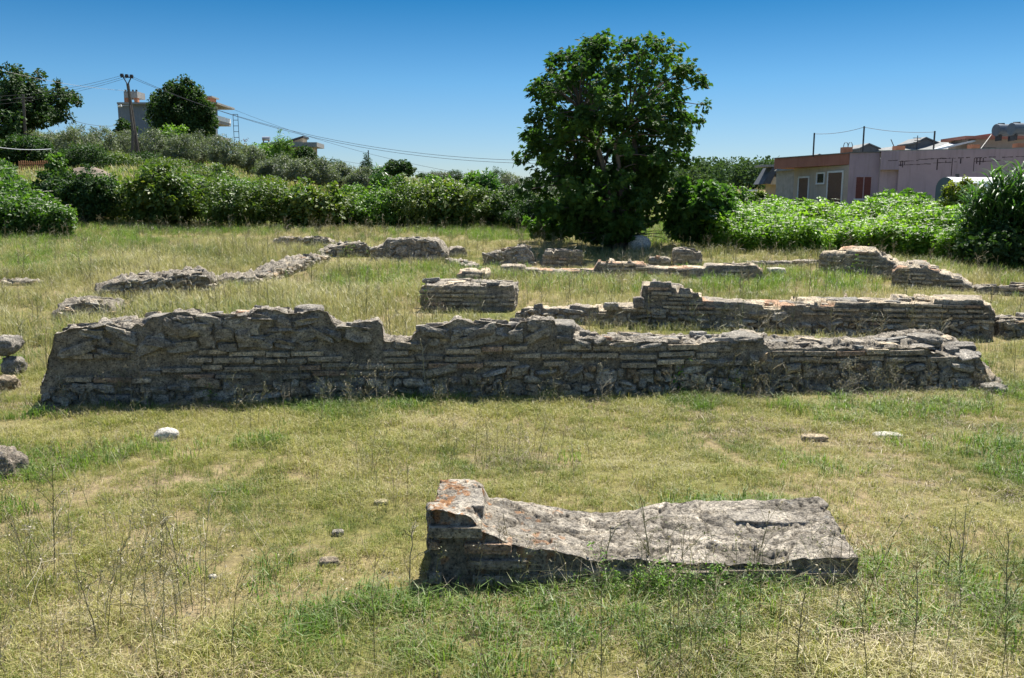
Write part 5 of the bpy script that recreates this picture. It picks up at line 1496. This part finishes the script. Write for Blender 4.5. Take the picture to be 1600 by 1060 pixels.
# far wood on the right
ac = Acc()
for k in range(260):
    x = R.uniform(48, 110); y = R.uniform(225, 290)
    z = float(ground(x, y)); h = R.uniform(4.5, 8.0); w = R.uniform(1.8, 3.2)
    d, rad = sphere_pts(90, .5)
    C = np.c_[x + d[:, 0] * w * rad, y + d[:, 1] * w * rad, z + h * .55 + d[:, 2] * h * .5 * rad]
    put_leaves(ac, C, d, .9 * (.6 + .8 * R.random(90)), T_BROAD, up=.5, rnd=np.clip(R.random(90) * .5 + R.random() * .5, 0, 1))
tag(ac.build("far_wood", L_FAR), "distant wooded hill seen between the big tree and the yellow building", "wood", kind="stuff")

# reeds at the right edge
def reed_clump(px, Y, py_top, half, label, n, seed, lean=.25):
    x = xat(px, 330, Y); zb = float(ground(x, Y)); H = zat(py_top, Y) - zb
    t = thing("reed_clump", (x, Y, zb), label, "reeds")
    st = Acc(); lf = Acc()
    hw = half * Y / FPX
    LP = 6
    for k in range(n):
        a_ = R.uniform(0, 2 * np.pi); q = R.random() ** .5
        bx0, by0 = x + hw * .8 * q * np.cos(a_), Y + hw * .7 * q * np.sin(a_)
        h = H * (1.08 - .30 * q ** 1.5) * R.uniform(.78, 1.0)
        tipx, tipy = bx0 + lean * hw * np.cos(a_) * q + R.normal(0, .12), by0 + lean * hw * np.sin(a_) * q + R.normal(0, .12)
        st.tube([(bx0, by0, float(ground(bx0, by0)) - .05), ((bx0 + tipx) / 2, (by0 + tipy) / 2, zb + h * .5), (tipx, tipy, zb + h * .93)], [.014, .011, .004], 4, cap=False)
        nlv = 15
        ts = R.uniform(.12, .98, nlv) ** .8
        for u_ in ts:
            p = np.array([bx0 + (tipx - bx0) * u_, by0 + (tipy - by0) * u_, zb + h * .93 * u_])
            a2 = R.uniform(0, 2 * np.pi); L_ = R.uniform(.45, .8)
            o = np.array([np.cos(a2), np.sin(a2), 0]); sdv = np.array([-np.sin(a2), np.cos(a2), 0])
            ang0 = R.uniform(.7, 1.25); s_ = np.linspace(0, 1, 5)
            an = ang0 - s_ * R.uniform(.6, 2.0)
            dx = np.concatenate([[0], np.cumsum(np.cos((an[1:] + an[:-1]) / 2) * .25)]) * L_; dz = np.concatenate([[0], np.cumsum(np.sin((an[1:] + an[:-1]) / 2) * .25)]) * L_
            wd = .024 * np.array([.6, 1, .9, .55, .03])
            c = p + dx[:, None] * o + dz[:, None] * np.array([0, 0, 1])
            V = np.concatenate([c + wd[:, None] * sdv, c - wd[:, None] * sdv])
            lf.add(V, [[i, i + 1, 6 + i, 5 + i] for i in range(4)], 0, R.random())
    st.build("stems", L_REED, t); lf.build("leaves", L_REED, t)
reed_clump(1572, 23.5, 246, 52, "tall clump of green giant reeds at the right edge", 130, 1)
reed_clump(1532, 24.5, 285, 28, "shorter reed clump leaning out on the left of the tall reeds", 45, 2)
reed_clump(1640, 23, 256, 50, "reed clump cut by the right edge of the picture", 80, 3)
tree("bush", "dark shaded bush under the reeds at the right edge", "bush", 1560, 22.6, 350, 50, L_DARK, T_BROAD, 130, 40, .12, .0, 220, clus_r=.22, skirt=.9, pyref=380)

# ---------------------------------------------------------------- scattered ground cover (one object each, instanced)
def scatter(name, label, cat, P, rz, sc, protos, tilt=None, kind="stuff"):
    me = bpy.data.meshes.new(name)
    me.vertices.add(len(P))
    me.vertices.foreach_set("co", P.astype(np.float32).ravel())
    for nm, tp, v in (("rz", 'FLOAT', rz), ("sc", 'FLOAT', sc), ("pick", 'INT', R.integers(0, len(protos), len(P)))):
        at = me.attributes.new(nm, tp, 'POINT')
        at.data.foreach_set("value", np.asarray(v).astype(np.int32 if tp == 'INT' else np.float32))
    o = bpy.data.objects.new(name, me)
    COL.objects.link(o)
    ng = bpy.data.node_groups.new(name, 'GeometryNodeTree')
    ng.interface.new_socket("Geometry", in_out='INPUT', socket_type='NodeSocketGeometry')
    ng.interface.new_socket("Geometry", in_out='OUTPUT', socket_type='NodeSocketGeometry')
    gi = ng.nodes.new("NodeGroupInput"); go = ng.nodes.new("NodeGroupOutput")
    iop = ng.nodes.new("GeometryNodeInstanceOnPoints")
    jn = ng.nodes.new("GeometryNodeJoinGeometry")
    for pr in protos:
        inf = ng.nodes.new("GeometryNodeObjectInfo"); inf.inputs['Object'].default_value = pr
        inf.inputs['As Instance'].default_value = True
        ng.links.new(inf.outputs['Geometry'], jn.inputs[0])
    def attr(nm, tp):
        n = ng.nodes.new("GeometryNodeInputNamedAttribute"); n.data_type = tp; n.inputs[0].default_value = nm
        return n.outputs['Attribute']
    ng.links.new(gi.outputs[0], iop.inputs['Points'])
    ng.links.new(jn.outputs[0], iop.inputs['Instance'])
    iop.inputs['Pick Instance'].default_value = True
    ng.links.new(attr("pick", 'INT'), iop.inputs['Instance Index'])
    cx = ng.nodes.new("ShaderNodeCombineXYZ")
    ng.links.new(attr("rz", 'FLOAT'), cx.inputs[2])
    ng.links.new(cx.outputs[0], iop.inputs['Rotation'])
    ng.links.new(attr("sc", 'FLOAT'), iop.inputs['Scale'])
    ng.links.new(iop.outputs[0], go.inputs[0])
    md = o.modifiers.new("scatter", 'NODES'); md.node_group = ng
    return tag(o, label, cat, kind=kind)

def free(P, pad=.03):
    ok = np.ones(len(P), bool)
    for o, d, L_, th in FOOT:
        q = P[:, :2] - o
        s_ = q @ d; w = q @ np.array([-d[1], d[0]])
        ok &= ~((s_ > -pad) & (s_ < L_ + pad) & (w > -pad) & (w < th + pad))
    return ok

def fan(y0, y1, dens, margin=1.2):
    n = int(dens * (y1 - y0) * 2 * (.6 * y1 * margin + 1))
    y = R.uniform(y0, y1, n); x = R.uniform(-1, 1, n) * (.6 * y1 * margin + 1)
    k = np.abs(x) < .6 * y * margin + 1
    P = np.c_[x[k], y[k], ground(x[k], y[k])]
    return P[free(P)]

def tuft(n, h, spread, width, bend, m, name, hv=.5):
    ac = Acc()
    a_ = R.uniform(0, 2 * np.pi, n); q = R.random(n) ** .5 * spread
    b = np.c_[q * np.cos(a_), q * np.sin(a_), np.full(n, -.01)]
    H = h * (1 - hv + 2 * hv * R.random(n))
    a2 = R.uniform(0, 2 * np.pi, n); o = np.c_[np.cos(a2), np.sin(a2), np.zeros(n)]; sd_ = np.c_[-np.sin(a2), np.cos(a2), np.zeros(n)]
    bd = bend * (.3 + 1.2 * R.random(n))
    w = (width * (.6 + .8 * R.random(n)))[:, None] / 2
    up = np.array([0, 0, 1.])
    mid = b + o * (H * bd * .3)[:, None] + up * (H * .6)[:, None]
    tip = b + o * (H * bd)[:, None] + up * (H * np.maximum(1 - .35 * bd, .15))[:, None]
    V = np.stack([b + sd_ * w, b - sd_ * w, mid - sd_ * w * .8, mid + sd_ * w * .8, tip], 1)
    k = np.arange(n)[:, None] * 5
    rr = np.repeat(R.random(n), 5)
    ac.add(V.reshape(-1, 3), k + np.array([[0, 1, 2, 3]]), 0, rr)
    ac.F.append((k + np.array([[3, 2, 4]]), 0))
    return ac.build(name, m, link=False)

GR_SHORT = leafmat("short_grass", [(.07, .115, .018), (.15, .18, .034), (.27, .255, .08), (.36, .315, .14), (.43, .375, .24)], trans=.3, nscale=.8, tint=(.95, 1.05, .55), nw=1.7)
GR_GREEN = leafmat("green_grass", [(.055, .11, .018), (.085, .15, .026), (.13, .19, .04), (.2, .22, .07)], trans=.35, nscale=.5)
GR_HAY = leafmat("dry_tall_grass", [(.10, .14, .040), (.18, .195, .075), (.28, .26, .125), (.38, .335, .19), (.47, .42, .28)], trans=.3, nscale=.35, tint=(.95, 1.0, .6), nw=1.4)
GR_STRAW = leafmat("straw_stalks", [(.17, .145, .075), (.27, .23, .14), (.36, .31, .21), (.46, .41, .30)], trans=.2, tint=(.9, .9, .6))
GR_STALK = leafmat("weed_stalks", [(.09, .115, .035), (.14, .145, .06), (.20, .175, .10), (.32, .28, .18)], trans=.15)

sh = [tuft(60, .062, .11, .0036, .9, GR_SHORT, "grass_tuft") for k in range(6)] + [tuft(40, .10, .12, .0034, 1.0, GR_SHORT, "grass_tuft") for k in range(4)]
P = fan(3.2, 11.0, 190)
thin = fbm(P[:, 0] * .8, P[:, 1] * .8, 0, 3, 301)
P = P[R.random(len(P)) < np.clip(1.05 - 2.0 * np.clip(thin - .10, 0, 1), .25, 1) * (.45 + .55 * sstep(-.25, .1, fbm(P[:, 0] * 4, P[:, 1] * 4, 0, 2, 304)))]
pat = .8 + .5 * fbm(P[:, 0] * .6, P[:, 1] * .6, 2, 3, 302)
pat *= (1 + .12 * sstep(5.2, 4.2, P[:, 1])) * (1 - .5 * near_ruin(P, .22))
scatter("short_grass", "short half dry grass covering the yard before the wall", "grass", P, R.uniform(0, 6.28, len(P)), pat * R.uniform(.7, 1.25, len(P)), sh)
gr = [tuft(40, .11, .10, .005, .8, GR_GREEN, "green_tuft") for k in range(5)]
P = fan(3.2, 13, 60)
g = fbm(P[:, 0] * .7 + 9, P[:, 1] * .7, 0, 3, 303) + .25 * np.exp(-((P[:, 1] - 4.6) / .35) ** 2) * (np.abs(P[:, 0] - .2) < 1.6) * .7 + .3 * np.exp(-((P[:, 1] - 9.0) / .5) ** 2)
P = P[R.random(len(P)) < sstep(.08, .45, g)]
scatter("green_grass", "patches of fresh green grass in the yard", "grass", P, R.uniform(0, 6.28, len(P)), R.uniform(.6, 1.3, len(P)), gr)

hay = [tuft(30, .30, .16, .006, .55, GR_HAY, "hay_tuft", .45) for k in range(8)]
P = np.concatenate([fan(10.3, 24, 26), fan(24, 43, 13)])
sc = (.68 + .5 * fbm(P[:, 0] * .3, P[:, 1] * .3, 0, 3, 305)) * (1 - .4 * sstep(26, 37, P[:, 1])) * (1 - .55 * near_ruin(P, 1.2)) * R.uniform(.6, 1.2, len(P)) * (.75 + .35 * sstep(10, 16, P[:, 1]))
lf_ = sstep(1, -6, P[:, 0]) * .35
scatter("tall_dry_grass", "tall dry hay coloured grass covering the meadow among the ruins", "grass", P, R.uniform(0, 6.28, len(P)), sc * (1 + lf_), hay)
gm = [tuft(30, .30, .16, .008, .6, GR_GREEN, "green_tuft", .45) for k in range(5)]
P = fan(12, 44, 11)
g = fbm(P[:, 0] * .15 + 4, P[:, 1] * .2, 0, 3, 306) + .55 * sstep(33, 40, P[:, 1]) + .35 * sstep(-6, -16, P[:, 0]) * sstep(22, 30, P[:, 1])
P = P[R.random(len(P)) < sstep(.0, .5, g)]
scatter("green_meadow_grass", "greener grass of the meadow toward the hedge", "grass", P, R.uniform(0, 6.28, len(P)), R.uniform(.5, 1.1, len(P)) * (1 - .5 * near_ruin(P, 1.0)), gm)
brn = [tuft(16, .06, .10, .005, 1.6, leafmat("brown_litter", [(.10, .075, .045), (.17, .125, .075), (.25, .19, .12), (.33, .27, .19)], trans=.1), "litter_tuft", .5) for k in range(5)]
P = fan(3.2, 11, 60)
g = fbm(P[:, 0] * .9 + 3, P[:, 1] * 1.1, 0, 4, 350) + .18 * sstep(5.4, 4.2, P[:, 1])
P = P[R.random(len(P)) < sstep(.0, .4, g)]
scatter("dead_litter", "brown dead grass litter between the living grass", "litter", P, R.uniform(0, 6.28, len(P)), R.uniform(.6, 1.3, len(P)), brn)
# hillside grass
hb_ = [tuft(26, .55, .5, .03, .6, GR_HAY, "slope_tuft", .45) for k in range(4)] + [tuft(26, .5, .5, .035, .6, GR_GREEN, "slope_tuft", .45) for k in range(3)]
n_ = 9000
y = R.uniform(44, 110, n_); x = R.uniform(-1.0, .45, n_) * y * .66
P = np.c_[x, y, ground(x, y)]
scatter("hillside_grass", "rough grass on the hillside behind the hedge", "grass", P, R.uniform(0, 6.28, n_), R.uniform(.6, 1.3, n_), hb_)

# dry branching weeds
def weed(h, nb, m, name, green=False, thick=.0028, link=False, leafm=None, origin=None, parent=None):
    ac = Acc()
    lean = R.normal(0, .12 * h, 2)
    k = 7
    tt = np.linspace(0, 1, k)
    P = np.c_[lean[0] * tt ** 1.5, lean[1] * tt ** 1.5, h * tt] + np.c_[R.normal(0, .012 * h, (k, 2)), np.zeros(k)] * tt[:, None]
    ac.tube(P, np.linspace(thick, thick * .45, k), 4, r=R.random(), cap=False)
    tips = [P[-1]]
    for b in range(nb):
        u_ = R.uniform(.12, .9); i0 = min(int(u_ * (k - 1)), k - 2); f = u_ * (k - 1) - i0
        p = P[i0] * (1 - f) + P[i0 + 1] * f
        a_ = R.uniform(0, 6.28); L_ = h * R.uniform(.18, .5) * (1.1 - u_ * .6)
        o = np.array([np.cos(a_), np.sin(a_), 0]) * R.uniform(.5, 1) + np.array([0, 0, R.uniform(.35, 1.1)])
        q = p + unit(o[None])[0] * L_
        ac.tube([p, (p + q) / 2 + np.array([0, 0, .05 * L_]) + R.normal(0, .04 * L_, 3), q], [thick * .6, thick * .45, thick * .3], 3, r=R.random(), cap=False)
        tips.append(q)
        for c in range(2):
            w = R.uniform(.4, .9); p2 = p * (1 - w) + q * w
            q2 = p2 + unit(o[None] + R.normal(0, .7, (1, 3)))[0] * L_ * .45
            ac.tube([p2, q2], [thick * .4, thick * .25], 3, r=R.random(), cap=False); tips.append(q2)
    T = np.array(tips)
    if leafm is not None:
        C = np.concatenate([P[R.integers(0, k, 20 + nb * 3)] + R.normal(0, .03 * h, (20 + nb * 3, 3)), T])
        C[:, 2] = np.abs(C[:, 2])
        put_leaves(ac, C, unit(C - P[3]), .047 * R.uniform(.5, 1.3, len(C)) * (h / .5) ** .5, T_DIAMOND, m=1)
        return ac.build(name, [m, leafm], link=link, origin=origin, parent=parent)
    put_leaves(ac, T, unit(R.normal(0, 1, (len(T), 3))), .014, T_DIAMOND)
    return ac.build(name, m, link=link, origin=origin, parent=parent)

dry = [weed(R.uniform(.24, .46), R.integers(7, 13), GR_STALK if k % 2 else GR_STRAW, "dry_weed_plant", thick=.0018) for k in range(10)]
P = fan(3.4, 10.2, 21)
dn = fbm(P[:, 0] * .45 + 2, P[:, 1] * .6, 0, 3, 310) + .55 * sstep(5.6, 4.3, P[:, 1]) * (.35 + .65 * sstep(.6, 1.4, np.abs(P[:, 0] + .1))) + .5 * np.exp(-((P[:, 1] - 9.15) / .3) ** 2) - .1
P = P[R.random(len(P)) < sstep(-.1, .5, dn)]
scatter("dry_weeds", "thin dry branching weeds scattered through the near grass", "weeds", P, R.uniform(0, 6.28, len(P)), R.uniform(.5, 1.15, len(P)) * (1 + .35 * sstep(5.6, 4.4, P[:, 1])), dry)
# straw lying and arching through the near grass
lay = [tuft(8, .22, .2, .0015, 1.7, GR_STRAW, "straw_tuft", .4) for k in range(6)]
P = fan(3.3, 10.5, 8)
scatter("straw", "bleached straw stems arching over the near grass", "straw", P, R.uniform(0, 6.28, len(P)), R.uniform(.5, 1.1, len(P)), lay)
dry2 = [weed(R.uniform(.4, .7), R.integers(6, 10), GR_STRAW if k % 2 else GR_STALK, "meadow_weed_plant", thick=.005) for k in range(8)]
P = fan(10.8, 38, 1.8)
scatter("meadow_weeds", "dry weeds standing in the tall grass among the ruins", "weeds", P, R.uniform(0, 6.28, len(P)), R.uniform(.6, 1.2, len(P)), dry2)
# weeds along wall feet
lw = [weed(R.uniform(.3, .5), R.integers(6, 10), GR_STALK, "leafy_weed_plant", thick=.003, leafm=L_WEED) for k in range(6)]
pts = []
for o, d, L_, th in FOOT:
    n = int(L_ * (13 if L_ > 8 else 2.6))
    s_ = R.uniform(0, L_, n); inw = np.array([-d[1], d[0]])
    q = o + d * s_[:, None] - inw * np.abs(R.normal(.08, .12, n))[:, None]
    pts.append(q)
q = np.concatenate(pts)
k_ = vnoise(q[:, 0] * 1.3, q[:, 1] * 1.3, 0, 320) > -.1
q = q[k_]
P = np.c_[q, ground(q[:, 0], q[:, 1])]
scatter("wall_foot_weeds", "leafy green weeds growing along the feet of the ruined walls", "weeds", P, R.uniform(0, 6.28, len(P)), R.uniform(.4, 1.25, len(P)), lw[:1] + dry + dry)
q = np.c_[R.normal(0, .2, 60) + .85, R.normal(0, .07, 60) + 4.62]
P = np.c_[q, ground(q[:, 0], q[:, 1])]
scatter("green_weed_patch", "bright green leafy weeds spilling over the front of the masonry block", "weeds", P, R.uniform(0, 6.28, 60), R.uniform(.25, .5, 60), lw)

# white flowering weeds
def umbel_plant(h, nflow=None, lm=None):
    ac = Acc()
    for s_ in range(5):
        a_ = R.uniform(0, 6.28); q = R.uniform(0, .16)
        hh = h * R.uniform(.7, 1)
        top = np.array([q * np.cos(a_) * 2.2, q * np.sin(a_) * 2.2, hh])
        ac.tube([(q * np.cos(a_), q * np.sin(a_), -.03), top * np.array([.8, .8, .5]), top], [.012, .009, .005], 4, cap=False)
        n = 75
        u_ = R.uniform(.05, .97, n)
        sp = .25 * (1 - .45 * u_) * R.random(n) ** .5
        a2 = R.uniform(0, 6.28, n)
        C = np.c_[top[0] * u_ + sp * np.cos(a2), top[1] * u_ + sp * np.sin(a2), hh * u_]
        put_leaves(ac, C, np.c_[np.cos(a2), np.sin(a2), .4 * np.ones(n)], .13 * R.uniform(.6, 1.3, n), T_DIAMOND, rnd=R.random(n))
        for f in range(R.integers(1, 3) if nflow is None else int(nflow)):
            c = top + np.array([R.normal(0, .10), R.normal(0, .10), R.uniform(-.12, .06)])
            ac.tube([top - np.array([0, 0, .2]), c], [.004, .003], 3, cap=False)
            m_ = 10
            a3 = R.uniform(0, 6.28, m_); r3 = .055 * R.random(m_) ** .5
            C3 = c + np.c_[r3 * np.cos(a3), r3 * np.sin(a3), .01 * R.random(m_)]
            put_leaves(ac, C3, np.tile([0, 0, 1.], (m_, 1)), .055, T_DIAMOND, m=1, up=2.5, jit=.4)
    return ac.build("umbel_plant", [lm or L_WEED, L_FLOWER], link=False)
um = [umbel_plant(1.05) for k in range(7)]
n_ = 6500
x = R.uniform(5.5, 24, n_); y = R.uniform(23, 38, n_)
pxx = 800 + FPX * x / y
fr = np.interp(pxx, [1100, 1125, 1180, 1280, 1400, 1470, 1530, 1560], [29, 28, 27.2, 26.8, 26.2, 24.6, 23.8, 23.6]) + .5 * vnoise(x, y, 0, 330)
ok = (y > fr) & (pxx > 1095 + 12 * vnoise(y, x, 0, 331)) & (pxx < 1530) & (R.random(n_) < .85)
x, y = x[ok], y[ok]
P = np.c_[x, y, ground(x, y)]
scatter("flowering_weeds", "thick bed of tall green weeds with white flower heads before the lilac house", "weeds", P, R.uniform(0, 6.28, len(P)), R.uniform(.66, 1.2, len(P)) * (.97 + .36 * vnoise(x * .55, y * .55, 0, 332)), um)
n_ = 4200
x = R.uniform(-31, -17, n_); y = R.uniform(33, 56, n_)
pxx = 800 + FPX * x / y
ok = (pxx > -90) & (pxx < 40 + 25 * vnoise(y * .5, x * .5, 0, 333) + 70 * (y < 36.5)) & ((pxx < 26) | (y < 43))
x, y = x[ok], y[ok]
P = np.c_[x, y, ground(x, y)]
scatter("flowering_weeds", "thick green weeds with pale flower heads on the left bank below the picket fence", "weeds", P, R.uniform(0, 6.28, len(P)), R.uniform(.6, 1.35, len(P)) * (1.0 + .4 * vnoise(x * .35, y * .35, 0, 334)), [umbel_plant(1.05, k % 3 == 0, L_BANK) for k in range(9)])

# taller wispy grass nearest the camera
wisp = [tuft(11, .22, .12, .0014, .7, [GR_HAY, GR_STALK, GR_GREEN, GR_STRAW][k % 4], "wispy_tuft", .5) for k in range(6)]
P = fan(3.2, 6.2, 48)
dn = fbm(P[:, 0] * .6 + 7, P[:, 1] * .8, 0, 3, 340) + .5 * sstep(5.6, 4.2, P[:, 1]) - .05
P = P[R.random(len(P)) < sstep(.0, .6, dn)]
scatter("wispy_grass", "taller wispy dry grass nearest the camera", "grass", P, R.uniform(0, 6.28, len(P)), R.uniform(.6, 1.2, len(P)), wisp)

# tall single stalks near the camera and at the wall
stalks = [(215 * .4 + 0, 880, .62, "tall dark dry stalk rising from the near grass on the left side"), (152, 1010, .42, "dark bushy dry weed at the lower left corner"),
          (250, 905, .42, "thin green stalk left of the small white pebble"), (280, 900, .38, "thin stalk just behind the small white pebble's left side"),
          (1245, 1040, .40, "tall brown stalk in the near grass below the right end of the block"), (1500, 900, .42, "dark knobbly dry weed standing right of the masonry block"),
          (1480, 905, .36, "leaning dark weed stalk close left of the dark knobbly weed"), (1570, 960, .45, "tall dark stalk near the right edge of the picture"),
          (1015, 900, .5, "upright stalk standing before the middle of the masonry block"), (800, 905, .42, "pale arching stalk before the left half of the masonry block"),
          (640, 920, .4, "bent dry stalk at the left end of the masonry block"), (1430, 1000, .4, "brown dry stalk low in the right corner"),
          (665, 622, .7, "bleached branching stalk against the middle of the long wall"), (470, 625, .75, "thin pale stalk against the left half of the long wall"),
          (1135, 618, .65, "yellow flowered weed stalk against the right half of the long wall"), (1200, 618, .5, "dry grey stalk right of the yellow flowered weed by the long wall"),
          (945, 905, .34, "thin dark grassy stalk between the pale and upright stalks at the block")]
for k, (px, py, h, lab) in enumerate(stalks):
    b = G(px, py)
    m = GR_STALK if ("dark" in lab or "brown" in lab or "green" in lab or "upright" in lab) else GR_STRAW
    o = weed(h, R.integers(5, 10), m, "weed_stalk", thick=.0045 if b.y < 7 else .007)
    COL.objects.link(o)
    o.location = b
    tag(o, lab, "weed", "single stalks in the grass")
bl = G(790, 915)
for k in range(16):
    q = (R.uniform(-.5, 2.0), R.uniform(4.55, 4.8))
    o = weed(R.uniform(.25, .42), R.integers(3, 7), GR_STRAW if k % 3 else GR_STALK, "dry_weed", thick=.0026)
    COL.objects.link(o); o.location = (q[0], q[1], float(ground(*q)))
    tag(o, "thin dry weed in the tangle along the front of the masonry block", "weed", "dry weeds along the block")
